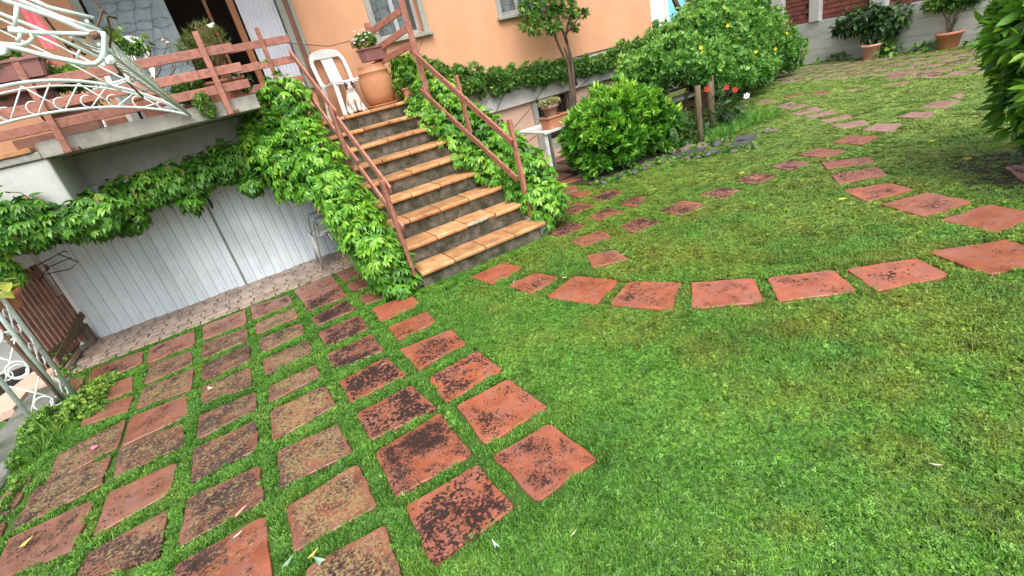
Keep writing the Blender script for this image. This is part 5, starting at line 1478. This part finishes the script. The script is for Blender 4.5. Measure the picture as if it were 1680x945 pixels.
stems(ig, (.4, 6.2, 1.4), [(-.6, 6.2, 1.35), (-1.4, 6.2, 1.35), (-2.1, 6.18, 1.35), (-.2, 6.2, 1.5)], .012, .006, M_bark, wob=.04)
# ivy on the right side of the stairs
ir = thing('stair_ivy', 'ivy spilling down the right side of the stairs to the lowest step', 'ivy', (2.5, 5.4, 0))
B3 = [((2.50, 6.95, 1.78), (.24, .38, .30)), ((2.47, 6.4, 1.52), (.25, .36, .33)), ((2.50, 6.0, 1.30), (.26, .34, .36)), ((2.50, 5.6, 1.08), (.27, .34, .38)), ((2.53, 5.2, .88), (.28, .34, .38)), ((2.55, 4.8, .66), (.28, .32, .38)), ((2.56, 4.42, .44), (.27, .28, .38)), ((2.50, 4.15, .28), (.2, .18, .28)), ((2.32, 6.6, 1.95), (.14, .16, .12)), ((2.30, 5.55, 1.15), (.16, .2, .15)), ((2.28, 4.95, .80), (.14, .2, .12)), ((2.3, 6.3, 1.5), (.18, .25, .2)), ((2.26, 6.75, 1.60), (.2, .25, .15)), ((2.26, 6.2, 1.36), (.24, .25, .14)), ((2.25, 5.85, 1.17), (.24, .25, .14)), ((2.26, 5.5, .98), (.24, .25, .14)), ((2.27, 5.15, .79), (.24, .25, .14)), ((2.30, 4.8, .60), (.2, .22, .13)), ((2.38, 4.5, .42), (.14, .2, .13)), ((2.62, 4.3, .25), (.22, .22, .25))]
foliage(ir, B3, 'palmate', 5800, .088, L_ivy, parts=300, droop=.75, upn=.45, rng=g, keep=lambda p: not (p.x < 2.38 and p.z > .60 + (p.y - 4.22) * .515 - .03 and p.y < 6.15) and p.z > .02 and p.y < 7.26 and not (p.x < 2.3 and p.z < .17 * ((p.y - 3.65) / .30)), shell=.45, lump=.2, lscale=3.2)
stems(ir, (2.5, 4.4, 0), [(2.5, 4.6, .5), (2.5, 5.2, .9), (2.5, 5.9, 1.3), (2.45, 6.6, 1.7)], .014, .005, M_bark)
M_oldleaf = surf('old_brown_leaf', (.16, .09, .03), (.34, .22, .07), 20, .6)
M_oldleaf.node_tree.nodes['Principled BSDF'].inputs['Roughness'].default_value = .7
for root_, bl, n__ in ((iv, B1, 90), (ig, B2, 80), (ir, B3, 80)):
    foliage(root_, bl, 'single', n__, .07, M_oldleaf, rng=random.Random(9), droop=1.2, shell=.12, lump=.2, stuffname='dead_leaves', keep=lambda p: p.z > 0 and p.y < 7.2)
def runners(root, pts, seed):
    rg = random.Random(seed)
    for a in pts:
        a = Vector(a); e = a + Vector((rg.uniform(-.2, .2), -.08, rg.uniform(-.05, .28))); b = MB(); b.tube([a, a.lerp(e, .5) + Vector((.02, 0, .03)), e], .0035, 5); b.build('runner', M_rawwood, root)
        foliage(root, [(tuple(e), (.05, .04, .05))], 'single', 7, .055, L_ivy, rng=rg, shell=1, stuffname='runner_leaves')
runners(iv, [(.8, 5.9, 2.0), (.65, 5.9, 1.9)], 1); runners(ir, [(2.4, 6.3, 1.95), (2.55, 6.8, 2.05), (2.6, 4.6, .95), (2.65, 5.3, 1.25)], 2); runners(ig, [(-1.5, 5.38, 1.50), (-1.8, 5.38, 1.48)], 3)
# creeper along the base band of the house
wc = thing('wall_creeper', 'small leaved creeper running along the grey base band of the house', 'creeper', (5, 7.15, 1.3))
B4 = []
for x, z, h in ((2.75, 1.78, .26), (3.0, 1.70, .28), (3.3, 1.60, .25), (3.6, 1.52, .22), (3.9, 1.46, .22), (4.2, 1.42, .2), (4.5, 1.40, .18), (4.8, 1.38, .19), (5.1, 1.37, .17), (5.4, 1.35, .16), (5.7, 1.33, .15), (6.0, 1.31, .13), (6.3, 1.36, .14), (6.6, 1.38, .18), (6.9, 1.35, .22), (7.25, 1.35, .25), (7.5, 1.3, .3)):
    B4.append(((x, 7.13, z), (.2, .12, h)))
foliage(wc, B4, 'small', 4200, .062, L_creep, droop=.3, upn=.5, rng=g, keep=lambda p: p.y < 7.235, shell=.8, lump=.35, lscale=4)
stems(wc, (2.8, 7.2, 0), [(2.9, 7.2, 1.6), (3.3, 7.2, 1.55), (4.2, 7.2, 1.4), (5.2, 7.2, 1.36), (6.4, 7.2, 1.35), (7.3, 7.2, 1.35)], .009, .004, M_bark, wob=.03)
for k in range(9):
    pass
# small tree in front of the house
st = thing('small_tree', 'slender several stemmed young tree in front of the orange wall', 'tree', (5.05, 6.85, 0))
tk = MB(); fk = aty(938, 95, 6.85)
tk.tube([(5.05, 6.85, 0), (5.06, 6.85, .5), (5.08, 6.85, .95), tuple(aty(932, 105, 6.85)), tuple(aty(918, 78, 6.85)), tuple(aty(905, 45, 6.85)), tuple(aty(890, 20, 6.85))], [.042, .038, .034, .024, .02, .015, .009], 10)
tk.tube([(5.09, 6.85, .5), (5.13, 6.86, .95), tuple(aty(938, 100, 6.86)), tuple(aty(928, 60, 6.86)), tuple(aty(935, 25, 6.86)), tuple(aty(945, -10, 6.86))], [.035, .03, .026, .022, .017, .01], 10)
tk.tube([tuple(aty(946, 140, 6.9)), tuple(aty(934, 100, 6.9)), tuple(aty(926, 78, 6.9))], [.022, .02, .016], 8)
tk.tube([tuple(aty(930, 70, 6.85)), tuple(aty(920, 40, 6.8)), tuple(aty(908, 5, 6.8))], [.022, .016, .01], 8)
tk.tube([tuple(aty(928, 55, 6.85)), tuple(aty(942, 40, 6.8)), tuple(aty(955, 20, 6.8)), tuple(aty(966, 14, 6.8))], [.018, .012, .008, .005], 8)
tk.build('trunk', M_bark, st)
tc = [tuple(aty(872, 40, 6.8)), tuple(aty(905, 15, 6.85)), tuple(aty(880, -25, 6.85)), tuple(aty(925, -20, 6.9)), tuple(aty(905, 45, 6.8)), tuple(aty(938, 22, 6.85)), tuple(aty(957, 20, 6.8)), tuple(aty(862, 10, 6.8)), tuple(aty(940, 45, 6.9))]
tr3 = [(.24, .22, .13), (.26, .26, .17), (.35, .3, .25), (.4, .35, .28), (.2, .2, .09), (.12, .15, .10), (.10, .08, .08), (.14, .16, .14), (.07, .08, .06)]
foliage(st, list(zip(tc, tr3)), 'rosette', 620, .085, L_tree, parts=160, droop=.35, upn=.6, rng=g, shell=1, lump=.3, lscale=4)
# laurel
la = thing('laurel_bush', 'rounded glossy laurel bush with lime green tips beside the white table', 'bush', (4.7, 5.5, 0))
B5 = [((4.55, 5.50, .52), (.55, .48, .48)), ((5.15, 5.42, .42), (.48, .42, .40)), ((4.22, 5.5, .50), (.36, .40, .36)), ((4.8, 5.45, .68), (.52, .4, .32)), ((4.5, 5.2, .4), (.4, .3, .34)), ((5.2, 5.3, .55), (.35, .3, .26)), ((4.35, 5.25, .72), (.26, .22, .2)), ((5.0, 5.3, .82), (.28, .22, .18)), ((5.5, 5.3, .35), (.25, .22, .25)), ((4.1, 5.3, .25), (.22, .2, .22))]
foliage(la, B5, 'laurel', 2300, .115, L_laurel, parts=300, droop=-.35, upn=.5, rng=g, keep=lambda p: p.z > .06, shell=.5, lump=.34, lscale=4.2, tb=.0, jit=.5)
stems(la, (4.7, 5.5, 0), [(4.4, 5.4, .6), (4.8, 5.4, .7), (5.1, 5.4, .5), (4.3, 5.6, .5), (4.7, 5.2, .5)], .02, .008, M_bark)
# big jasmine shrub
jb = thing('flowering_shrub', 'wide spreading shrub with scattered yellow flowers beyond the corner of the house', 'shrub', (8.8, 7.4, 0))
B6 = [((7.6, 7.1, 1.05), (.65, .42, .42)), ((8.3, 7.2, 1.05), (.85, .55, .48)), ((9.1, 7.3, 1.02), (.85, .65, .66)), ((9.9, 7.3, .90), (.85, .6, .68)), ((10.7, 7.3, .66), (.75, .55, .56)), ((11.2, 7.25, .55), (.5, .45, .48)), ((9.4, 7.5, 1.35), (.8, .5, .42)), ((7.0, 7.05, .88), (.5, .25, .3)), ((9.6, 6.95, .55), (.7, .4, .4)), ((6.4, 6.75, .72), (.5, .3, .24)), ((5.9, 6.6, .62), (.4, .3, .22)), ((8.5, 8.6, 1.35), (.9, .5, .45)), ((7.1, 6.9, 1.12), (.5, .35, .32)), ((6.5, 6.8, .95), (.45, .3, .26)), ((7.9, 7.0, 1.4), (.7, .4, .3)), ((9.0, 7.4, 1.55), (.8, .5, .35)), ((10.2, 7.4, 1.15), (.8, .5, .35)), ((8.6, 6.8, .72), (.8, .35, .3)), (tuple(aty(1105, 95, 6.1)), (.5, .3, .30)), (tuple(aty(1165, 98, 6.0)), (.5, .35, .30)), (tuple(aty(1215, 108, 6.2)), (.45, .3, .28)), (tuple(aty(1060, 105, 6.3)), (.4, .3, .24)), (tuple(aty(1035, 130, 6.3)), (.4, .25, .2)), (tuple(aty(1140, 50, 6.6)), (.5, .3, .3)), (tuple(aty(1165, 118, 5.45)), (.36, .24, .18)), (tuple(aty(1120, 112, 5.7)), (.34, .24, .2)), (tuple(aty(1208, 126, 5.7)), (.32, .22, .16)), (tuple(aty(1240, 120, 6.4)), (.4, .25, .22)), (tuple(aty(1090, 128, 6.0)), (.3, .2, .16))]
foliage(jb, B6, 'small', 17500, .085, L_jas, droop=.2, upn=.55, rng=g, keep=lambda p: p.z > .03, shell=.6, lump=.4, lscale=2.6)
stems(jb, (6.9, 5.9, 0), [aty(1165, 118, 5.45), aty(1120, 112, 5.7), aty(1105, 95, 6.1), aty(1165, 98, 6.0), aty(1215, 108, 6.2), aty(1140, 50, 6.6)], .022, .008, M_bark, wob=.1)
stems(jb, (9.0, 7.5, 0), [(8.4, 7.2, 1.0), (9.0, 7.3, 1.2), (9.6, 7.3, 1.1), (10.4, 7.3, .8), (7.6, 7.2, 1.0), (9.3, 7.4, 1.5), (10.9, 7.3, .6)], .04, .012, M_bark, wob=.12)
def blossoms(parent, pts, r_, mat, seed=1, petals=6):
    rg = random.Random(seed)
    for p in pts:
        b = MB()
        d = (CAMP - Vector(p)).normalized(); u = d.orthogonal().normalized(); v = d.cross(u)
        for k in range(petals):
            a = k * 6.283 / petals + rg.uniform(-.2, .2); e = u * math.cos(a) + v * math.sin(a); s_ = u * -math.sin(a) + v * math.cos(a)
            c0 = Vector(p); b.poly([c0, c0 + e * r_ * .6 + s_ * r_ * .38 + d * r_ * .25, c0 + e * r_ + d * r_ * .15, c0 + e * r_ * .6 - s_ * r_ * .38 + d * r_ * .25])
        b.rock(Vector(p) + d * r_ * .15, (r_ * .5, r_ * .5, r_ * .5), 3)
        b.build('flower', mat, parent)
blossoms(jb, [aty(1174, 60, 6.55), aty(1240, 85, 6.62), aty(1272, 80, 6.7), aty(1188, 13, 7.0), aty(1226, 121, 6.5), aty(1194, 42, 6.75), aty(1043, 102, 6.8), aty(1305, 73, 6.85), aty(1290, 55, 6.9), aty(1150, 78, 5.75)], .036, M_yelfl)
# dead-looking old tree behind it
ot = thing('old_tree', 'leaning bare tree trunk rising behind the yellow flowered shrub', 'tree', (9.6, 8.3, 0))
b = MB(); b.tube([(9.6, 8.3, 0), tuple(aty(1150, 60, 8.2)), tuple(aty(1163, 20, 8.2)), tuple(aty(1172, -40, 8.2))], [.16, .13, .12, .1], 12); b.tube([tuple(aty(1148, 70, 8.2)), tuple(aty(1130, 42, 8.1)), tuple(aty(1112, 12, 8.0)), tuple(aty(1100, -15, 8.0))], [.08, .065, .055, .05], 10)
b.tube([tuple(aty(1128, 40, 8.1)), tuple(aty(1145, 18, 8.1)), tuple(aty(1160, 8, 8.1))], [.03, .02, .012], 8); b.tube([tuple(aty(1076, 57, 7.6)), tuple(aty(1100, 66, 7.7)), tuple(aty(1140, 75, 8.0))], [.02, .022, .03], 8)
b.build('trunk', M_bark, ot)
foliage(ot, [(tuple(aty(1180, -5, 8.2)), (.6, .4, .3)), (tuple(aty(1230, 5, 8.4)), (.7, .4, .3)), (tuple(aty(1140, 15, 8.2)), (.2, .2, .12)), (tuple(aty(1255, 30, 8.4)), (.5, .4, .25))], 'small', 900, .10, L_jas, rng=g, shell=.9)
# camellia at the right edge
rc = thing('camellia_bush', 'large leaved glossy green bush filling the upper right corner over dark soil', 'bush', (5.2, 1.05, 0))
B7 = [((5.15, 1.02, .72), (.62, .55, .50)), ((5.1, 1.05, 1.15), (.62, .60, .48)), ((5.15, 1.0, 1.6), (.6, .55, .45)), ((4.95, .7, .95), (.5, .45, .6)), ((5.3, 1.4, .95), (.4, .3, .5))]
foliage(rc, B7, 'camellia', 2600, .135, L_right, parts=300, droop=.35, upn=.45, rng=g, keep=lambda p: p.z > .22, shell=.45, lump=.2, lscale=3, jit=.45)
stems(rc, (5.2, 1.05, 0), [(5.0, 1.3, .8), (5.1, .9, 1.2), (5.3, 1.2, 1.4), (4.9, 1.0, .9), (5.3, .8, .8)], .025, .01, M_bark)
mb = MB(); mb.poly([(5.2 + .75 * math.cos(a) * (1 + .12 * math.sin(3 * a)), 1.12 + .62 * math.sin(a) * (1 + .1 * math.cos(4 * a)), .012) for a in np.linspace(0, 6.283, 28)[:-1]]); tag(mb.build('bush_soil', M_soil), kind='structure')
# potted plants at the boundary wall
p1 = pot('potted_climber', 'pale terracotta pot with dark leafy climber leaning on the concrete wall', (12.42, 6.0, .0), .18, .31, M_potpale)
B8 = [(tuple(wp(1.25, .22, .80)), (.28, .5, .28)), (tuple(wp(1.7, .2, .72)), (.24, .36, .30)), (tuple(wp(.9, .22, .72)), (.2, .3, .2)), (tuple(wp(1.6, .2, .5)), (.2, .28, .2))]
foliage(p1, B8, 'broad', 950, .13, L_dark, rng=g, shell=.6, lump=.3, droop=.5)
stems(p1, (12.42, 6.0, .3), [wp(1.2, .2, .8), wp(1.4, .2, .75), wp(1.6, .2, .7), wp(1.3, .2, .85)], .018, .01, M_steel, wob=.01)
p2 = pot('potted_shrub', 'orange terracotta pot with a small open shrub by the concrete wall', (12.55, 4.72, .0), .205, .31, M_pot)
p2c = Vector((12.55, 4.72, 0))
B9 = [(tuple(p2c + Vector((0, .2, .88))), (.2, .32, .13)), (tuple(p2c + Vector((0, -.15, .82))), (.2, .3, .14)), (tuple(p2c + Vector((0, 0, .98))), (.15, .2, .1))]
foliage(p2, B9, 'small', 260, .12, L_creep, rng=g, shell=1, lump=.3)
stems(p2, tuple(p2c + Vector((0, 0, .3))), [p2c + Vector((0, .25, .9)), p2c + Vector((0, -.2, .85)), p2c + Vector((0, .02, 1.0)), p2c + Vector((.05, -.05, .6))], .016, .008, M_rawwood, wob=.03)
wd_ = thing('wall_weeds', 'broad leaved green weeds sprouting at the foot of the concrete wall', 'weeds', tuple(wp(1.8, .15, 0)))
foliage(wd_, [(tuple(wp(1.75, .22, .14)), (.2, .28, .2)), (tuple(wp(1.55, .2, .28)), (.15, .2, .15)), (tuple(wp(.55, .12, .05)), (.12, .45, .08)), (tuple(wp(2.4, .12, .06)), (.12, .3, .10)), (tuple(wp(3.6, .12, .1)), (.15, .4, .12))], 'broad', 520, .12, L_weed, rng=g, keep=lambda p: p.z > 0, shell=.9, droop=.0)
# posts and roses
for i, ((x, y), h, lab) in enumerate((((5.62, 4.80), .82, 'nearer weathered wooden stake standing in the rose bed'), ((6.14, 5.02), .78, 'farther weathered wooden stake behind the first in the rose bed'))):
    b = MB(); rg = random.Random(i); b.tube([(x, y, -.03), (x + .008, y, h * .3), (x - .006, y, h * .6), (x + .004, y, h)], [.043, .040, .041, .038], 9)
    o = b.build('wooden_stake', M_rawwood); tag(o, lab, 'post')
b = MB(); b.tube([(6.22, 5.05, 0), (6.24, 5.05, .85)], .012, 7); tag(b.build('thin_cane', M_rawwood), 'thin brown cane beside the farther wooden stake', 'cane')
ro = thing('rose_bush', 'thin stemmed rose bush with red blooms and one white bloom behind the stakes', 'rose bush', (6.6, 5.1, 0))
tips = [aty(1160, 146, 4.95), aty(1192, 143, 5.0), aty(1206, 147, 5.0), aty(1225, 157, 4.95), aty(1232, 150, 5.0), aty(1200, 165, 5.0), aty(1180, 160, 5.0), aty(1215, 170, 4.95)]
stems(ro, (6.6, 5.1, 0), tips, .008, .004, M_rawwood, wob=.03)
blossoms(ro, [tips[0], tips[1], tips[2]], .045, M_redfl, 2); blossoms(ro, [tips[3]], .05, M_whfl, 3)
foliage(ro, [((6.55, 5.1, .30), (.28, .2, .22)), ((6.2, 5.1, .2), (.2, .2, .2)), ((5.75, 5.05, .14), (.25, .2, .14)), ((5.35, 4.95, .35), (.14, .1, .06))], 'pinnate', 260, .12, L_dark, rng=g, shell=.9)
gt = thing('long_grass', None, 'grass'); bpy.data.objects.remove(gt)
# grass tufts
def tufts(name, label, areas, n, size, mat, cat='grass'):
    t = thing(name, label, cat, (areas[0][0][0], areas[0][0][1], 0))
    foliage(t, areas, 'narrow', n, size, mat, rng=g, shell=1, droop=-1.2, upn=.2, keep=lambda p: p.z > -.02, jit=.35, stuffname='blades')
    return t
tufts('grass_tuft', 'long unmown grass at the foot of the rose bush', [((6.75, 5.0, .05), (.35, .3, .10)), ((6.3, 4.95, .05), (.5, .25, .08)), ((5.9, 4.8, .04), (.4, .2, .06)), ((7.1, 5.0, .03), (.35, .3, .06))], 900, .12, L_jas)
tufts('grass_tuft', 'pale long grass and weeds at the foot of the mint arch', [((-1.80, 4.15, .0), (.10, .14, .05)), ((-1.88, 3.95, .0), (.06, .1, .04))], 40, .12, L_weed)
we = thing('arch_weeds', 'patch of clover like weeds round the feet of the mint arch', 'weeds', (-1.8, 4.6, 0))
foliage(we, [((-1.74, 4.52, .03), (.17, .22, .07)), ((-1.98, 4.40, .04), (.10, .28, .07)), ((-1.64, 4.8, .03), (.12, .16, .05)), ((-1.97, 4.05, .03), (.07, .2, .05)), ((-1.88, 3.5, .01), (.05, .2, .04)), ((-1.89, 3.1, .01), (.04, .25, .04)), ((-1.62, 4.35, .02), (.08, .12, .04))], 'small', 1900, .030, L_weed, rng=g, keep=lambda p: p.z > 0, shell=1, droop=-.3)
foliage(we, [((-1.76, 4.75, .2), (.10, .12, .22))], 'small', 50, .028, L_weed, rng=g, shell=1, stuffname='shoots')
rk = thing('bank_weeds', 'dark weeds growing in the drop behind the mint arch', 'weeds', (-2.9, 5.0, -1))
foliage(rk, [((-2.9, 5.3, -.6), (.4, .9, .35)), ((-2.7, 4.3, -.75), (.3, .6, .3))], 'broad', 420, .16, L_dark, rng=g, shell=1)

# rocks edging the bed
rocks = [((4.16, 4.83), .17, .09), ((4.34, 4.80), .16, .09), ((4.52, 4.80), .18, .10), ((4.66, 4.82), .13, .08), ((3.86, 4.86), .13, .08), ((5.53, 4.72), .26, .12), ((5.02, 4.55), .2, .07), ((5.24, 4.32), .26, .11), ((5.40, 4.12), .2, .07), ((5.60, 4.00), .2, .08), ((5.70, 4.60), .24, .1), ((5.86, 4.62), .2, .09), ((5.38, 4.84), .22, .13), ((5.25, 5.0), .2, .12), ((4.86, 4.72), .18, .07), ((4.98, 4.9), .16, .08), ((6.35, 4.25), .22, .09), ((5.1, 4.42), .18, .06)]
for i, ((x, y), s_, h) in enumerate(rocks):
    b = MB(); b.rock((x, y, h * .22), (s_ * .95, s_ * .62, h * 1.05), i + 3, i * 1.3); o = b.build('stone', M_stone if i % 3 != 1 or i > 12 else M_slate)
    for p in o.data.polygons: p.use_smooth = True
    tag(o, ['buff stone second from the left under the laurel edge', 'rounded stone third from the left under the laurel edge', 'larger stone fourth from the left at the right end of the laurel', 'small stone fifth from the left behind the laurel end', 'small leftmost stone by the laurel on the lawn side',
        'flat buff stone right at the foot of the nearer wooden stake', 'low grey stone left of the stake at the lawn edge', 'broad brown stone before the slates at the lawn edge', 'low brown stone right of the broad one at the lawn edge', 'pale mossy stone at the lawn edge between slates and grass tuft', 'long brown stone just right of the nearer stake', 'reddish stone in the bed behind the slates', 'dark rounded stone left of the nearer stake',
        'dark stone farthest back between laurel and stake', 'small stone buried where laurel and bed edge meet', 'brown stone half under the right laurel leaves', 'lone pale stone farthest right by the long grass', 'small low stone between the flat slates and the lawn'][i], 'stone', 'stones edging the planting bed')
for i, (x, y, w_, h_, rz) in enumerate(((5.25, 4.62, .38, .2, .3), (5.05, 4.75, .32, .18, -.2), (5.95, 4.35, .36, .26, .5), (5.7, 4.25, .3, .2, .1))):
    b = MB(); b.obox(Vector((x, y, .028)), (w_, h_, .03), Matrix.Rotation(rz, 3, 'Z'), .008); o = b.build('slate_piece', M_slate); tag(o, ['widest of the left pair of dark slates below the nearer stake', 'smaller dark slate next to the laurel end', 'big dark slate right of the brown stone in the rose bed', 'smaller dark slate overlapping the lawn edge of the rose bed'][i], 'slate', 'flat slates in the rose bed')
bw_ = thing('bed_weeds', 'low weeds and moss growing between the edging stones of the bed', 'weeds', (5.0, 4.7, 0))
foliage(bw_, [((x, y, .02), (.14, .10, .05)) for (x, y), s_, h in rocks], 'small', 620, .045, L_creep, rng=g, keep=lambda p: p.z > 0, shell=1, droop=-.3)
# low stone bench and terracotta kerb beyond the laurel
bn = thing('stone_bench', 'low bench of pale stone slabs under the yellow flowered shrub', 'bench', (8.2, 7.3, 0))
b = MB(); b.box((7.55, 7.02, .28), (8.75, 7.36, .34), .008); b.build('seat', M_paleslab, bn)
for x in (7.7, 8.5):
    b = MB(); b.box((x, 7.07, 0), (x + .14, 7.31, .278), .005); b.build('support', M_pot, bn)
b = MB(); b.box((8.75, 8.2, .30), (9.6, 8.5, .36), .008); tag(b.build('stone_shelf', M_paleslab), 'pale stone slab lying behind the low bench under the shrub', 'slab')
b = MB(); b.beam(atz(1094, 188, .03), atz(1149, 166, .03), .25, .06, None, .01); tag(b.build('clay_kerb', M_pot), 'red clay edging strip on the grass before the stone bench', 'kerb')
# fallen leaves and petals
def flat_leaf(x, y, s_, mat, lab, name='fallen_leaf', rz=0, z=.03, cat='leaf', group=None):
    v, f = leaf_arrays(s_, s_ * .62, .3, -.15); m = Matrix.Translation((x, y, z)) @ Matrix.Rotation(rz, 4, 'Z') @ Matrix.Rotation(R(6), 4, 'X')
    me = mesh_from([m @ Vector(q) for q in v], f); o = link(name, me, mat); tag(o, lab, cat, group)
def fl(px_, py_, *a, **k): q = atz(px_, py_, .02); flat_leaf(q.x, q.y, *a, **k)
fl(473, 929, .042, M_greyleaf, 'pale grey green fallen leaf on the grass near the bottom edge', rz=-.9)
fl(528, 925, .048, M_greyleaf, 'rounded dark green fallen leaf beside the yellow one', rz=.5)
fl(515, 914, .035, M_yelleaf, 'curled yellow fallen leaf between two slabs', rz=-1.0)
fl(346, 640, .05, M_deadleaf, 'pale dry leaf on a blackened slab', rz=.4)
fl(42, 897, .05, M_yelleaf, 'long yellow leaf on the lowest left slab', rz=-.8)
b = MB(); q = atz(154, 734, .03); b.rock(q, (.035, .03, .02), 2); tag(b.build('pink_petal', M_pinkfl), 'bright pink fallen blossom on the slab by the arch weeds', 'petal')
b = MB(); q = atz(395, 838, .03); b.rock(q, (.06, .012, .012), 2, .7); tag(b.build('pink_twig', M_pinkcloth if 0 else M_potpale), 'pale pink stalk lying on a blackened slab', 'stalk')
for i, (x, y) in enumerate(((812, 893), (942, 876), (661, 812), (391, 878), (1535, 764), (1519, 478), (926, 456), (843, 463), (1022, 418), (830, 437), (1150, 343), (1208, 345), (628, 598), (496, 602), (275, 748))):
    q = atz(x, y, .028); flat_leaf(q.x, q.y, .024 if i < 12 else .015, M_deadleaf if i % 3 else M_whfl, ['pale leaf scrap on the open lawn just right of the lowest corner slab', 'pale scrap on the open lawn farther right of the lowest corner slab', 'white scrap at the corner between the two nearest dark speckled slabs', 'pale scrap lying on the upper edge of a bottom row slab', 'pale petal alone in the lower right of the open lawn', 'white scrap beside the right end of the curving path',
        'pale scrap on the right corner of the second path slab below the steps', 'pale scrap on the left corner of the second path slab below the steps', 'pale scrap on the lone slab behind the curving path', 'pale scrap at the top corner of the first path slab below the steps', 'white speck in the lawn behind the curve of the path', 'white speck in the lawn right of the row of small slabs', 'tiny scrap on the upper slabs near the stair ivy, right one', 'tiny scrap on the upper slabs near the stair ivy, left one', 'tiny white scrap on a blackened slab at the left'][i], 'leaf_scrap', rz=i * 1.7, group='pale leaf scraps on the ground')
for i, (x, y) in enumerate(((1382, 327), (1529, 232), (1587, 261), (1217, 284))):
    q = atz(x, y, .05); o = MB(); d = 7
    for k in range(d): a = k * 6.283 / d; o.poly([q, q + Vector((math.cos(a - .3) * .02, math.sin(a - .3) * .02, .008)), q + Vector((math.cos(a) * .03, math.sin(a) * .03, .004)), q + Vector((math.cos(a + .3) * .02, math.sin(a + .3) * .02, .008))])
    o = o.build('dandelion', M_yelfl); tag(o, ['yellow dandelion in the lawn left of the third curving path slab', 'yellow dandelion in the far lawn right of the path', 'faint yellow dandelion near the dark soil of the right bush', 'yellow dandelion in the grass above the row of small slabs'][i], 'flower', 'dandelions in the lawn')
